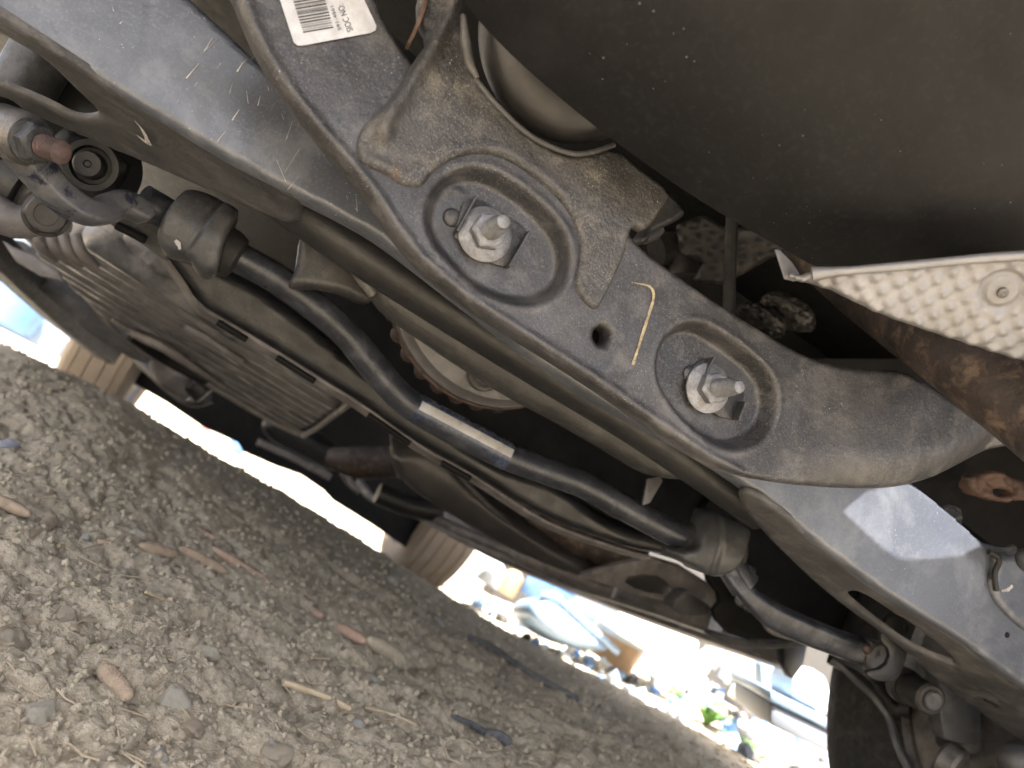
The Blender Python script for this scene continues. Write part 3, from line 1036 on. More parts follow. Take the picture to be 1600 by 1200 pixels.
# ---- K. bushing clamps: pressed saddles over rubber bushings
def clamp(outl, a_, b_, ya, lab):
    pl = PY(ya)
    A0, B0 = pl.uv(*a_), pl.uv(*b_)
    L_ = math.hypot(B0[0] - A0[0], B0[1] - A0[1])

    def rel(u, v, p):
        t = ((u - A0[0]) * (B0[0] - A0[0]) + (v - A0[1]) * (B0[1] - A0[1])) / L_
        s = (-(u - A0[0]) * (B0[1] - A0[1]) + (v - A0[1]) * (B0[0] - A0[0])) / L_
        h = 0.022 * np.sqrt(np.maximum(1 - (np.clip(np.abs(s) / 0.034, 0, 1)) ** 2, 0))
        h += 0.0035 * sstep(t, L_ * 0.52, L_ * 0.62) - 0.0015 * np.exp(-((t - L_ * 0.55) / 0.0022) ** 2)
        return h + 0.0008 * (vnoise(u * 50, v * 50, 3) - .5)
    o = panel('bushing_clamp', outl, pl, MT['clamp'], car, 0.0018, rel, 0.003, 0.03, sm=2, label=lab)
    ca, cb = at(*a_, Y=ya + 0.012), at(*b_, Y=ya + 0.012)
    d = (cb - ca).normalized()
    lathe('rubber_bushing', ca - d * 0.012, d, [(.0125, 0), (.018, .002), (.0205, .01), (.0205, (cb - ca).length + .022), (.018, (cb - ca).length + .03), (.0125, (cb - ca).length + .032)], MT['rubber'], o, 32)
    return o


cl1 = clamp([(296, 300), (330, 306), (374, 326), (370, 346), (354, 376), (344, 420), (332, 433), (314, 431), (302, 418), (298, 404), (264, 400), (249, 386), (248, 368), (260, 342), (280, 316)], (285, 350), (340, 385), .664, 'grey sway bar clamp at the left')
clamp([(1042, 860), (1052, 874), (1076, 882), (1090, 894), (1110, 897), (1130, 886), (1143, 862), (1150, 838), (1158, 828), (1150, 812), (1126, 800), (1106, 800), (1092, 815), (1080, 835), (1076, 850), (1058, 856)], (1072, 846), (1130, 858), .672, 'grey sway bar clamp at the right')
ribbon('paint_dab', [(277, 384), (282, 390), (284, 398)], [0.002, 0.0035, 0.002], PY(.664), 0.0215, MT['white'], cl1, 'white paint dab')

# ---- left end of the bar: link end with a nut on a rusty thread
lk = rod('link_end', A_(-4, 200, .590), A_(46, 219, .572), 0.0172, MT['zincd'], car, 'tan round end of the sway bar link', seg=40)
rod('link_collar', A_(-30, 190, .60), A_(4, 203, .587), 0.0205, MT['black'], lk)
n0_ = A_(42, 217, .573)
nax = A_(90, 236, .555) - n0_
hexbolt('hex_nut', n0_, nax, 0.0115, 0.0145, MT['clamp'], car, 1.22, None, 'grey hexagon nut on the left link')
pr = [(0, 0)]
for i in range(8):
    pr += [(0.0054, i * .0034), (0.0076, i * .0034 + .0017)]
pr += [(0.0052, 0.0272), (0, 0.0274)]
lathe('thread', n0_ + nax.normalized() * 0.008, nax, pr, MT['rustbolt'], car, 28, 'rust-red thread end', 80)
# dark flange bolt beside it
fb = A_(150, 262, .70)
fax = (A_(128, 252, .62) - fb).normalized()
lathe('flange_bolt', fb, fax, [(0, 0), (0.034, 0), (0.035, .006), (0.032, .010), (0.024, .016), (0.022, .03), (0.0195, .034), (0.015, .034), (0.014, .026), (0.011, .026), (0.0105, .05), (0.009, .053), (0.003, .053), (0.002, .051), (0, .051)], MT['dark'], car, 40, 'black flange bolt with a pointed tip', hexs={4: .2, 5: .2})
# the flattened arms at both ends of the bar
plArm = P3((40, 225, .585), (225, 318, .640), (100, 330, .600))


def relief_arm(ax_, bx_, pl_, hw, amp):
    A0, B0 = pl_.uv(*ax_), pl_.uv(*bx_)

    def f(u, v, pl):
        L_ = math.hypot(B0[0] - A0[0], B0[1] - A0[1])
        s = (-(u - A0[0]) * (B0[1] - A0[1]) + (v - A0[1]) * (B0[0] - A0[0])) / L_
        return amp * (1 - np.clip(np.abs(s) / hw, 0, 1) ** 2)
    return f


panel('bar_arm', [(6, 226), (26, 196), (74, 222), (90, 258), (114, 290), (148, 313), (164, 303), (186, 293), (214, 297), (240, 312), (252, 330), (240, 348), (214, 336), (203, 330), (195, 342), (178, 350), (148, 350), (105, 330), (60, 286)], plArm, MT['chip'], sway, 0.0018, relief_arm((40, 225), (150, 332), plArm, 0.018, 0.004), 0.004, 0.012, sm=2, label='flattened left arm with chipped blue and grey paint')
plArm2 = P3((1130, 880, .665), (1200, 955, .66), (1350, 1022, .64))
panel('bar_arm', [(1112, 874), (1135, 862), (1160, 896), (1184, 926), (1215, 946), (1270, 972), (1330, 996), (1368, 1008), (1380, 1028), (1352, 1044), (1290, 1022), (1240, 1004), (1196, 981), (1164, 948), (1138, 914)], plArm2, MT['bar'], sway, 0.002, relief_arm((1190, 950), (1340, 1016), plArm2, 0.02, 0.004), 0.005, 0.012, sm=2, label='flattened dark right arm')
# pale bracket with dark nut, far left
tube('support_arm', [A_(-30, 318, .74), A_(20, 345, .74), A_(60, 346, .74), A_(110, 352, .75)], 0.013, MT['pink'], car, radii=[1.1, 1.1, 1.0, .5], label='arm, painted pale as if lit, at the left edge')
hexbolt('hex_nut', A_(74, 336, .73), A_(60, 330, .60) - A_(74, 336, .73), 0.015, 0.02, MT['dark'], car, 1.15)
tube('dust_boot', [A_(66, 278, .80), A_(62, 300, .80), A_(70, 326, .79)], 0.026, MT['pink'], car, n=4, radii=[.8, 1.0, .9])
tube('damper', [A_(-60, 250, .80), A_(10, 280, .80), A_(46, 300, .80)], 0.04, MT['dark'], car, n=3, label='dark damper cylinder at the left edge')
tube('strut', [A_(80, 60, .66), A_(40, 130, .66), A_(-20, 215, .66)], 0.022, MT['clamp'], car, n=3, label='grey strut seen through the cut-out')
tube('support_tube', [A_(20, 110, .72), A_(190, 215, .72)], 0.035, MT['dark'], car, n=1)

plate('backdrop', [(470, 330), (640, 420), (1000, 600), (1160, 690), (1420, 900), (1520, 1050), (1400, 1010), (1290, 940), (1180, 900), (1060, 876), (960, 845), (850, 800), (740, 735), (650, 680), (560, 615), (480, 560)], PY(.97), 0.01, MT['black'], car, 0.001, label='black bulkhead in place of the shade behind the sway bar')  # added black sheet, stands in for the darkness behind the bar

# ---- L. dark rail below the sway bar with a pale lip
plL = PY(0.80, 0.0, -0.25)
outL = [(238, 372), (300, 400), (360, 428), (420, 462), (520, 540), (600, 604), (650, 645), (780, 735), (870, 758), (960, 828), (1050, 845), (1070, 872), (1010, 867), (960, 852), (850, 812), (740, 742), (650, 692), (560, 628), (500, 592), (400, 530), (338, 494), (308, 474), (285, 440), (262, 408)]
rail = panel('subframe_rail', outL, plL, MT['navy'], car, 0.004, lambda u, v, p: 0.004 * (vnoise(u * 9, v * 9, 21) - .5), 0.009, 0.03, sm=2, label='dark channel rail running below the sway bar')
lip = [(255, 404), (285, 445), (308, 480), (338, 500), (400, 537), (500, 599), (560, 635), (650, 698), (740, 749), (850, 818), (960, 858), (1012, 872)]
sweep('rail_lip', catmull([A_(x, y, .815) for x, y in lip], 4), rbox(0.0016, 0.009, 0.0006), MT['pink'], rail, up=(0, 1, -0.3), label='pale folded lip of the rail')
for a, b in (((340, 503), (386, 531)), ((432, 558), (492, 596)), ((575, 648), (640, 693)), ((690, 723), (735, 748))):
    tube('rail_slot', [A_(*a, .806), A_(*b, .806)], 0.0034, MT['black'], rail, n=1, seg=10)
tube('rail_slot', [A_(182, 352, .772), A_(228, 375, .772)], 0.004, MT['black'], rail, n=1, seg=10)
plate('rail_end', [(130, 318), (180, 332), (250, 352), (262, 408), (255, 404), (228, 384), (175, 352)], PY(0.78), 0.006, MT['brown'], rail, 0.001)

# ---- M. ribbed undertray
plM = P3((310, 478, 1.05), (545, 620, 1.05), (470, 666, 1.55))
outM = [(45, 362), (100, 362), (165, 372), (250, 420), (312, 470), (345, 500), (400, 534), (470, 575), (552, 620), (486, 668), (468, 668), (400, 640), (330, 600), (250, 548), (170, 492), (105, 436), (70, 405)]
mslots = [[(98, 404), (104, 404), (142, 428), (140, 431)], [(215, 506), (228, 510), (330, 572), (328, 578), (240, 528)], [(330, 522), (350, 534), (348, 537), (328, 526)]]


def reliefM(u, v, pl):
    vr = v + 0.10 * u
    return 0.015 * np.clip(1.6 * np.cos(vr * 2 * math.pi / 0.068), -1, 1) * (0.55 + 0.45 * vnoise(u * 2.2, v * 9, 77)) + 0.003 * (vnoise(u * 14, v * 14, 31) - .5)


tray = panel('ribbed_undertray', outM, plM, MT['tray'], car, 0.006, reliefM, 0.012, 0.02, mslots, sm=1, label='long ribbed undertray with slots, dusty grey-brown')
sweep('tray_lip', catmull([plM.p(*p, 0.006) for p in [(300, 578), (400, 638), (468, 672), (486, 671), (552, 622)]], 5), rbox(0.004, 0.007, 0.002), MT['pink'], tray)
sweep('tray_bead', catmull([plM.p(*p, 0.016) for p in [(184, 488), (222, 512), (262, 530), (310, 562), (362, 598)]], 5), rbox(0.014, 0.008, 0.004), MT['pink'], tray, scales=[(0.3 + 0.7 * math.sin(math.pi * (i + .5) / 21)) for i in range(21)])
tube('tray_slot', [plM.p(216, 510, .02), plM.p(270, 548, .02), plM.p(332, 580, .02)], 0.010, MT['black'], tray, n=4, seg=10)
sweep('tray_bead', catmull([plM.p(*p, 0.014) for p in [(300, 498), (340, 522), (384, 552)]], 5), rbox(0.010, 0.006, 0.003), MT['tray'], tray)
ribs_left = [(48, 372), (110, 378), (146, 415), (128, 432), (84, 420)]
for k in range(4):
    tube('pleat', [A_(58 + 20 * k, 362 + 2 * k, 1.0), A_(66 + 20 * k, 384 + 3 * k, 1.0), A_(88 + 20 * k, 402 + 5 * k, 1.02)], 0.007, MT['pink'], tray, n=4, seg=10)

# ---- left sill and things along it
sillL = [A_(-120, 268, 1.25), A_(0, 398, 1.6), A_(90, 487, 2.1), A_(168, 552, 2.7)]
sweep('sill', catmull(sillL, 5), rbox(0.035, 0.028, 0.01), MT['brown'], car, label='dusty left sill')
plate('floor_panel', [(-60, 320), (0, 372), (45, 378), (112, 440), (182, 508), (238, 560), (226, 572), (150, 530), (90, 478), (20, 412), (-60, 350)], PY(1.75, 0, -.2), 0.01, MT['brown'], car, 0.002, sm=1, label='brown floor panel beside the left sill')
sweep('sill_seam', catmull([A_(36, 352, 1.3), A_(80, 396, 1.4), A_(116, 434, 1.5), A_(150, 470, 1.6), A_(184, 512, 1.7), A_(240, 556, 1.8)], 4), rbox(0.014, 0.010, 0.003), MT['pink'], car, label='pale seam along the undertray')
plate('sill_gusset', [(2, 374), (18, 384), (56, 400), (92, 424), (100, 440), (60, 430), (24, 408)], PY(1.28), 0.01, MT['pink'], car, 0.003)
# ---- N. tank and exhaust under the middle
plN = PY(1.15, 0.0, -0.35)
outN = [(606, 700), (618, 690), (650, 685), (690, 688), (705, 714), (745, 756), (800, 798), (870, 846), (945, 880), (1020, 884), (1010, 893), (950, 897), (880, 882), (800, 852), (720, 806), (655, 764), (622, 734)]
n0, n1 = plN.uv(650, 720), plN.uv(960, 890)


def reliefN(u, v, pl):
    L_ = math.hypot(n1[0] - n0[0], n1[1] - n0[1])
    s = (-(u - n0[0]) * (n1[1] - n0[1]) + (v - n0[1]) * (n1[0] - n0[0])) / L_
    return 0.05 * np.sqrt(np.maximum(1 - (s / 0.062) ** 2, 0))


tank = panel('fuel_tank', outN, plN, MT['tank'], car, 0.005, reliefN, 0.014, 0.15, sm=2, label='smooth brown rounded tank under the middle of the car')
tube('tank_strap', [plN.p(692, 690, .04), plN.p(712, 722, .05), plN.p(748, 762, .05), plN.p(790, 800, .045)], 0.004, MT['brown'], tank)
tube('exhaust_bend', [A_(700, 700, 1.25), A_(760, 745, 1.22), A_(815, 785, 1.2), A_(860, 820, 1.18), A_(920, 850, 1.15), A_(1010, 880, 1.1)], 0.026, MT['rustpipe'], car, label='brown exhaust pipe bending past the tank')
for (x, y, x2, y2) in ((838, 802, 848, 810), (900, 838, 914, 846)):
    rod('pipe_clamp', A_(x, y, 1.185), A_(x2, y2, 1.175), 0.031, MT['brown'], car, seg=28)
plate('rust_plate', [(770, 722), (810, 740), (835, 775), (820, 800), (785, 770)], PY(1.3), 0.01, MT['rusty'], car, 0.002)
tube('catalyst', [A_(520, 715, 1.75), A_(560, 722, 1.7), A_(625, 722, 1.65)], 0.035, MT['rustpipe'], car, radii=[.7, 1, 1], label='rusty catalyst pipe')
tube('hanger_wire', [A_(530, 728, 1.7), A_(560, 745, 1.7), A_(590, 744, 1.7), A_(618, 735, 1.7)], 0.005, MT['pink'], car)
tube('brake_pipe', [A_(535, 738, 2.0), A_(548, 755, 2.0), A_(562, 768, 2.0)], 0.010, MT['pink'], car)
tube('fuel_pipe', [A_(562, 752, 1.9), A_(580, 776, 1.85), A_(620, 794, 1.75), A_(680, 812, 1.6), A_(740, 838, 1.45), A_(860, 886, 1.3), A_(960, 925, 1.2)], 0.011, MT['pink'], car, label='pipe, painted pale as if lit, along the right side')
tube('drive_shaft', [A_(590, 770, 1.6), A_(640, 790, 1.6), A_(690, 800, 1.6)], 0.022, MT['dark'], car)

# ---- O. right sill
sweep('sill', catmull([A_(672, 812, 2.45), A_(770, 862, 2.0), A_(900, 914, 1.65), A_(1060, 972, 1.35), A_(1230, 1030, 1.15)], 5), rbox(0.045, 0.018, 0.008), MT['pink'], car, label='right sill, painted pale as if lit, above the sunlit ground')
sweep('sill_rail', catmull([A_(690, 806, 1.9), A_(800, 858, 1.6), A_(900, 905, 1.4), A_(1000, 935, 1.25), A_(1120, 975, 1.12)], 5), rbox(0.03, 0.02, 0.008), MT['pink'], car, label='pale rail inside the right sill')
plate('splash_panel', [(905, 900), (960, 884), (1015, 872), (1062, 886), (1132, 930), (1150, 940), (1120, 956), (1066, 946), (985, 928)], PY(1.05, 0, -.5), 0.012, MT['pink'], car, 0.003, label='pale splash panel in front of the right sill')
plate('splash_opening', [(968, 905), (1020, 896), (1050, 915), (1045, 930), (1000, 925)], PY(1.048, 0, -.5), 0.002, MT['dark'], car, 0.001, sm=1)
plate('jack_point', [(1046, 946), (1075, 920), (1080, 928), (1120, 952), (1100, 966), (1066, 962)], PY(1.0), 0.03, MT['brown'], car, 0.003, sm=1)

# ---- P, Q. front: underside, dam, arms and wheels
def front_panel(name, pts, Y, mat, lab=None):
    return plate(name, pts, PY(Y), 0.03, mat, car, 0.004, label=lab)


front_panel('splash_shield', [(150, 545), (210, 600), (262, 630), (318, 668), (372, 692), (380, 706), (430, 728), (470, 742), (505, 766), (520, 782), (578, 818), (634, 856), (700, 832), (760, 860), (900, 900), (860, 700), (600, 560), (300, 380), (150, 440)], 3.05, MT['black'], 'black shield closing the front underside')
panel('engine_cover', [(404, 660), (430, 652), (520, 700), (540, 728), (518, 745), (470, 715), (412, 690)], PY(2.2, 0, -.4), MT['dark'], car, 0.012, None, 0.02, 0.03)
sweep('cover_lip', [A_(402, 690, 2.15), A_(460, 716, 2.15), A_(516, 746, 2.15)], rbox(0.012, 0.010, 0.004), MT['pink'], car)
tube('control_arm', [A_(236, 540, 1.85), A_(258, 560, 1.85), A_(278, 588, 1.85), A_(300, 620, 1.85)], 0.038, MT['pink'], car, radii=[.6, 1, 1.1, .5], label='pale front control arm')
tube('tie_rod', [A_(215, 560, 2.8), A_(260, 600, 2.7), A_(300, 626, 2.6), A_(330, 620, 2.6)], 0.02, MT['dark'], car)
rod('ball_joint', A_(302, 596, 1.83), A_(322, 618, 1.83), 0.026, MT['dark'], car)


def wheel(cx, cy, rim_side, lab, tmat, R_=0.36, w=0.235, sink=0.0):
    cz = R_ - sink
    root = bpy.data.objects.new('wheel', None)
    COL.objects.link(root)
    root.location = (cx, cy, cz)
    root.parent = car
    root.matrix_parent_inverse = Matrix.Translation(-car.location)
    root['label'] = lab
    h = w / 2
    pr = [(0.225, -h * .82), (0.24, -h * .95), (0.28, -h * 1.04), (0.32, -h * 1.02), (0.345, -h * .9), (R_ - .004, -h * .82)]
    for k in (-.6, -.22, .2, .58):
        pr += [(R_, h * k - .003), (R_ - .004, h * k - .0015), (R_ - .004, h * k + .0015), (R_, h * k + .003)]
    pr += [(R_ - .004, h * .82), (0.345, h * .9), (0.32, h * 1.02), (0.28, h * 1.04), (0.24, h * .95), (0.225, h * .82), (0.225, -h * .82)]
    lathe('tyre', (cx, cy, cz), (1, 0, 0), pr[:-1], tmat, root, 96, None, 28)
    rm = lathe('rim', (cx, cy, cz), (1, 0, 0), [(0.232, -h * .86), (0.226, -h * .94), (0.218, -h * .9), (0.205, -h * .55), (0.20, h * .5), (0.222, h * .9), (0.228, h * .86), (0.21, h * .45), (0.213, -h * .5), (0.228, -h * .82), (0.232, -h * .86)], MT['zincd'], root, 64, None, 40)
    for k in range(5):
        t = 2 * math.pi * k / 5 + 0.35
        d = Vector((0, math.cos(t), math.sin(t)))
        c = Vector((cx + h * .55, cy, cz))
        sweep('spoke', [c + d * 0.03, c + d * 0.12, c + d * 0.21], rbox(0.028, 0.016, 0.006), MT['zincd'], root, up=(1, 0, 0), scales=[1.2, .85, 1.0])
    lathe('hub', (cx, cy, cz), (1, 0, 0), [(0, -h * .3), (.05, -h * .3), (.055, h * .4), (.06, h * .7), (0, h * .7)], MT['dark'], root, 32)
    return root


pL, pR = A_(146, 575, 2.93), A_(692, 872, 2.93)
wheel(pL.x, 3.28, 1, 'far left front wheel with dusty tread painted tan as if lit', MT['tyre'], sink=0.12)
wheel(pR.x, 3.28, 1, 'far right front wheel with dusty tread painted tan as if lit', MT['tyre'], sink=0.12)

# ---- S. right rear wheel and its suspension
wheel(1.02, 0.585, 1, 'black right rear wheel close to the camera', MT['rubber'])
sweep('backing_plate', catmull([A_(1302, 1034, .80), A_(1330, 1052, .78), A_(1362, 1082, .76), A_(1388, 1120, .74), A_(1402, 1165, .72), A_(1430, 1215, .70)], 5), rbox(0.012, 0.004, 0.0015), MT['clamp'], car, up=(0.6, -1, 0.3), label='grey curved edge of the backing plate')
tube('knuckle_arm', [A_(1300, 1022, .84), A_(1345, 1050, .82), A_(1395, 1105, .80), A_(1425, 1112, .78)], 0.014, MT['dark'], car)
lk2 = rod('link_joint', A_(1420, 1075, .66), A_(1456, 1094, .62), 0.0165, MT['rubber'], car, 'dark rubber joint of the right link')
rod('joint_ring', A_(1408, 1068, .675), A_(1420, 1075, .66), 0.0195, MT['dark'], lk2)
rod('joint_cap', A_(1456, 1094, .62), A_(1460, 1096, .616), 0.010, MT['brown'], lk2)
rod('link_washer', A_(1356, 1022, .652), A_(1378, 1030, .63), 0.0165, MT['clamp'], car)
hexbolt('hex_nut', A_(1358, 1018, .645), A_(1338, 1002, .60) - A_(1358, 1018, .645), 0.0105, 0.012, MT['dark'], car, 1.2, (0.005, 0.012), 'dark nut at the right end of the sway bar', smat=MT['rustbolt'])
plate('link_ear', [(1372, 996), (1392, 958), (1408, 962), (1424, 975), (1417, 1008), (1413, 1040), (1405, 1060), (1390, 1066), (1368, 1064), (1350, 1050), (1384, 1044), (1394, 1020)], PY(.60), 0.006, MT['dark'], car, 0.0015, sm=1, label='dark ear holding the right link')
rod('damper_body', A_(1488, 1070, .70), A_(1500, 1165, .70), 0.026, MT['clamp'], car, 'grey damper body near the right wheel', seg=32)
plate('damper_fork', [(1466, 1050), (1520, 1100), (1534, 1112), (1534, 1160), (1524, 1168), (1476, 1156), (1470, 1120)], PY(.66), 0.02, MT['clamp'], car, 0.003)
rod('damper_eye', A_(1470, 1185, .68), A_(1500, 1205, .66), 0.024, MT['zincd'], car)
rod('bushing_eye', A_(1520, 1165, .74), A_(1560, 1215, .74), 0.028, MT['dark'], car)
plate('suspension_arm', [(1520, 1120), (1700, 1215), (1700, 1300), (1560, 1220), (1530, 1170)], PY(.78), 0.02, MT['dark'], car, 0.002)
ball('grease_cap', A_(1590, 1190, .6), (.02, .02, .02), MT['clamp'], car, sub=3)
# dark liner behind arm, its upper part added as black backing to darken the gaps
plate('wheel_liner', [(1090, 780), (1180, 770), (1330, 870), (1440, 980), (1500, 1050), (1400, 1030), (1340, 1012), (1300, 1012), (1230, 1000), (1150, 1000), (1110, 960), (1130, 935), (1100, 900)], PY(.95), 0.01, MT['black'], car, 0.001, sm=1, label='black wheel arch liner')
for k, (x, y) in enumerate(((1158, 880), (1172, 893), (1160, 940), (1172, 948))):
    rod('clip', A_(x, y, .94), A_(x - 3, y - 2, .90), 0.008, MT['clamp'], car, seg=14)
plate('liner_lip', [(1110, 985), (1160, 1000), (1240, 1002), (1290, 990), (1290, 1000), (1240, 1014), (1160, 1014), (1112, 998)], PY(.97), 0.02, MT['brown'], car, 0.002, sm=1)
tube('liner_edge', [A_(1135, 885, .9), A_(1165, 925, .9), A_(1190, 965, .9), A_(1215, 990, .9), A_(1300, 1006, .9)], 0.004, MT['pink'], car)
plate('arch_brace', [(1225, 1012), (1262, 1008), (1255, 1040), (1238, 1062), (1226, 1040)], PY(1.1), 0.02, MT['dark'], car, 0.002)

# ---- T. far side upper right behind the horn
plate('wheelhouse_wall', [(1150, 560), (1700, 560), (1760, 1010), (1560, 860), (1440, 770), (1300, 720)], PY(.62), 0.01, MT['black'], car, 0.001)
panel('rust_bracket', [(1512, 748), (1526, 742), (1540, 744), (1562, 734), (1592, 750), (1625, 752), (1625, 785), (1585, 780), (1566, 786), (1540, 778), (1520, 768)], PY(.55), MT['rusty'], car, 0.0018, lambda u, v, p: 0.012 * (vnoise(u * 90, v * 90, 4) - .5) + 0.004 * (vnoise(u * 260, v * 260, 14) - .5), 0.003, 0.01, [[(1552, 768), (1566, 762), (1582, 768), (1572, 776), (1558, 776)]], sm=1, label='rusty brown bracket')
hexbolt('hex_bolt', A_(1480, 822, .56), A_(1490, 790, .54) - A_(1480, 822, .56), 0.009, 0.024, MT['clamp'], car, 1.3, None, 'grey bolt beside the beam')
plate('hub_disc', [(1490, 830), (1540, 850), (1570, 856), (1590, 850), (1590, 870), (1560, 868), (1520, 866)], PY(.56), 0.004, MT['clamp'], car, 0.001, sm=1)
ball('knob', A_(1612, 878, .47), (.016, .01, .011), MT['clamp'], car, sub=3)

# ---- U. gap between crossmember and muffler
plU = PY(.62, -0.3, -0.5)


def dimples(pitch, amp, sx=1.0):
    def f(u, v, pl):
        a = np.cos(u * 2 * math.pi / pitch) * np.cos(v * 2 * math.pi / pitch)
        return amp * np.maximum(a, -0.2)
    return f


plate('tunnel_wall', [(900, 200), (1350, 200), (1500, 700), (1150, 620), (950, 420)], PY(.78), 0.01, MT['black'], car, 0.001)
panel('heat_shield', [(1056, 352), (1100, 336), (1130, 352), (1262, 360), (1256, 376), (1128, 448), (1082, 440), (1100, 412), (1064, 398)], plU, MT['alu_shaded'], car, 0.002, dimples(0.016, 0.0022), 0.003, 0.004, sm=0, label='dim dimpled shield in the gap')
prh = [(0.0, 0.0)]
h0, h1 = A_(1144, 320, .49), A_(1138, 505, .49)
nn = 46
LL = (h1 - h0).length
for i in range(nn):
    prh += [(0.0042, LL * i / nn), (0.0050, LL * (i + .5) / nn)]
prh.append((0, LL))
lathe('corrugated_hose', h0, h1 - h0, prh, MT['rubber'], car, 24, 'thin corrugated hose', 80)
panel('hanger_bracket', [(1030, 300), (1048, 298), (1064, 318), (1076, 332), (1060, 345), (1034, 356), (1020, 362), (1014, 378), (1000, 382), (996, 376), (1012, 356), (1022, 330)], PY(.47), MT['plate'], car, 0.002, None, 0.003, 0.01)
tube('rubber_hanger', [A_(1025, 392, .56), A_(1048, 388, .56), A_(1062, 402, .56), A_(1064, 430, .56)], 0.014, MT['rubber'], car)
tube('bright_edge', [A_(1004, 372, .50), A_(1020, 366, .50), A_(1030, 356, .50)], 0.005, MT['drum'], car)
for (x_, y_, w_) in ((1232, 488, .024), (1190, 500, .02)):
    lump = ball('insulation', A_(x_, y_, .62), (w_ * 1.3, .02, w_ * .55), MT['alu_shaded'], car, sub=4)
    for v_ in lump.data.vertices:
        v_.co += Vector((random.uniform(-1, 1), random.uniform(-1, 1), random.uniform(-1, 1))) * 0.0016

# ---- V. muffler, heat shield and exhaust pipe
mc = at(1330, 50, Y=0.30)
mufl_pts_top = []
plV = Plane(at(1150, 150, Y=0.335), (0.05, -1, -0.75))
outV = [(700, -40), (740, 20), (800, 84), (860, 138), (930, 196), (1000, 248), (1060, 290), (1120, 328), (1180, 362), (1230, 388), (1262, 408), (1290, 414), (1340, 414), (1420, 412), (1500, 410), (1600, 408), (1660, 410), (1690, -420), (1200, -520), (760, -300)]
vsh0, vsh1 = plV.uv(800, 84), plV.uv(1290, 414)


_q = plV.uv(1500, 100)
vsg = 1.0 if (-(_q[0] - vsh0[0]) * (vsh1[1] - vsh0[1]) + (_q[1] - vsh0[1]) * (vsh1[0] - vsh0[0])) > 0 else -1.0


def reliefV(u, v, pl):
    L_ = math.hypot(vsh1[0] - vsh0[0], vsh1[1] - vsh0[1])
    s = (-(u - vsh0[0]) * (vsh1[1] - vsh0[1]) + (v - vsh0[1]) * (vsh1[0] - vsh0[0])) / L_
    k = np.clip((s * vsg + 0.016) / 0.15, 0, 1)
    return 0.042 * (1 - (1 - k) ** 2) + 0.0012 * (vnoise(u * 14, v * 14, 51) - .5)


panel('muffler', outV, plV, MT['muffler'], car, 0.0035, reliefV, 0.0, 0.003, sm=2, label='large smooth black muffler shell filling the upper right')
plW = P3((1250, 440, .335), (1600, 400, .275), (1600, 560, .292))
outW = [(1226, 428), (1250, 437), (1275, 425), (1330, 421), (1420, 414), (1500, 406), (1560, 400), (1700, 390), (1760, 600), (1600, 568), (1540, 548), (1460, 522), (1380, 494), (1320, 466), (1290, 452), (1240, 440)]
wc = plW.uv(1566, 455)
bas = [plW.uv(*p) for p in [(1240, 436), (1300, 460), (1420, 512), (1600, 572)]]


def reliefW(u, v, pl):
    r_ = np.sqrt((u - wc[0]) ** 2 + (v - wc[1]) ** 2)
    a, b = u * 0.92 + v * 0.39, -u * 0.39 + v * 0.92
    p_ = 0.0084
    d = np.cos(a * 2 * math.pi / p_) + np.cos(b * 2 * math.pi / p_)
    h = 0.00085 * np.maximum(d, -0.4) * sstep(r_, 0.0105, 0.015)
    h -= 0.0022 * np.exp(-((r_ - 0.0095) / 0.0012) ** 2)
    h += 0.0025 * (vnoise(u * 25, v * 25, 61) - .5)
    return h


shield = panel('heat_shield', outW, plW, MT['alu'], car, 0.0014, reliefW, 0.0025, 0.002, sm=1, label='pale dimpled aluminium heat shield at the right')
hem = [plW.p(*p, 0.001) for p in [(1268, 428), (1300, 424), (1340, 421), (1420, 414), (1500, 406), (1560, 401), (1640, 396)]]
tube('hem', hem, 0.0026, MT['alu'], shield, seg=12, radii=[1.6, 1.1, .9, 1, .95, 1.05, 1])
plate('folded_tab', [(1211, 390), (1220, 392), (1238, 410), (1252, 432), (1262, 436), (1240, 440), (1226, 436)], Plane(at(1235, 420, Y=.342), (0.3, -1, -.2)), 0.0008, MT['drum'], shield, 0.0002)
rivc = plW.p(1566, 457, 0.0004)
lathe('rivet', rivc, plW.n, [(0, 0), (0.0028, 0), (0.0026, .0012), (0.0012, .0018), (0.0, .0010)], MT['zincd'], shield, 20)
tube('exhaust_pipe', [A_(1270, 380, .60), A_(1352, 446, .50), A_(1500, 556, .375), A_(1640, 660, .315), A_(1800, 790, .25)], 0.0255, MT['rustpipe'], car, n=6, seg=40, radii=[1.1, 1.1, 1, 1.0, 1.0], label='rust-flecked exhaust pipe at the right edge')

# ================================================================== the ground
def fbm(x, y, f, o, seed, g=0.5):
    a, s, t = 1.0, 0.0, 0.0
    for k in range(o):
        s = s + a * vnoise(x * f + 17.3 * k, y * f - 9.1 * k, seed + k)
        t += a
        a *= g
        f *= 2.03
    return s / t - 0.5


def worley(x, y, f, seed):
    """distance to the nearest of scattered points, with that point's own random size."""
    X_, Y_ = x * f, y * f
    xi, yi = np.floor(X_).astype(np.int64), np.floor(Y_).astype(np.int64)
    best = np.full(x.shape, 9.0)
    bid = np.zeros(x.shape)

    def hsh(i, j, k):
        n = (i * 73856093 ^ j * 19349663 ^ (seed + k) * 83492791) & 0x7fffffff
        n = ((n ^ (n >> 13)) * 1274126177) & 0x7fffffff
        return ((n ^ (n >> 16)) & 0xffff) / 65535.0
    for di in (-1, 0, 1):
        for dj in (-1, 0, 1):
            i, j = xi + di, yi + dj
            d = np.sqrt((i + hsh(i, j, 1) - X_) ** 2 + (j + hsh(i, j, 2) - Y_) ** 2)
            m = d < best
            best[m] = d[m]
            bid[m] = hsh(i, j, 3)[m]
    return best, bid


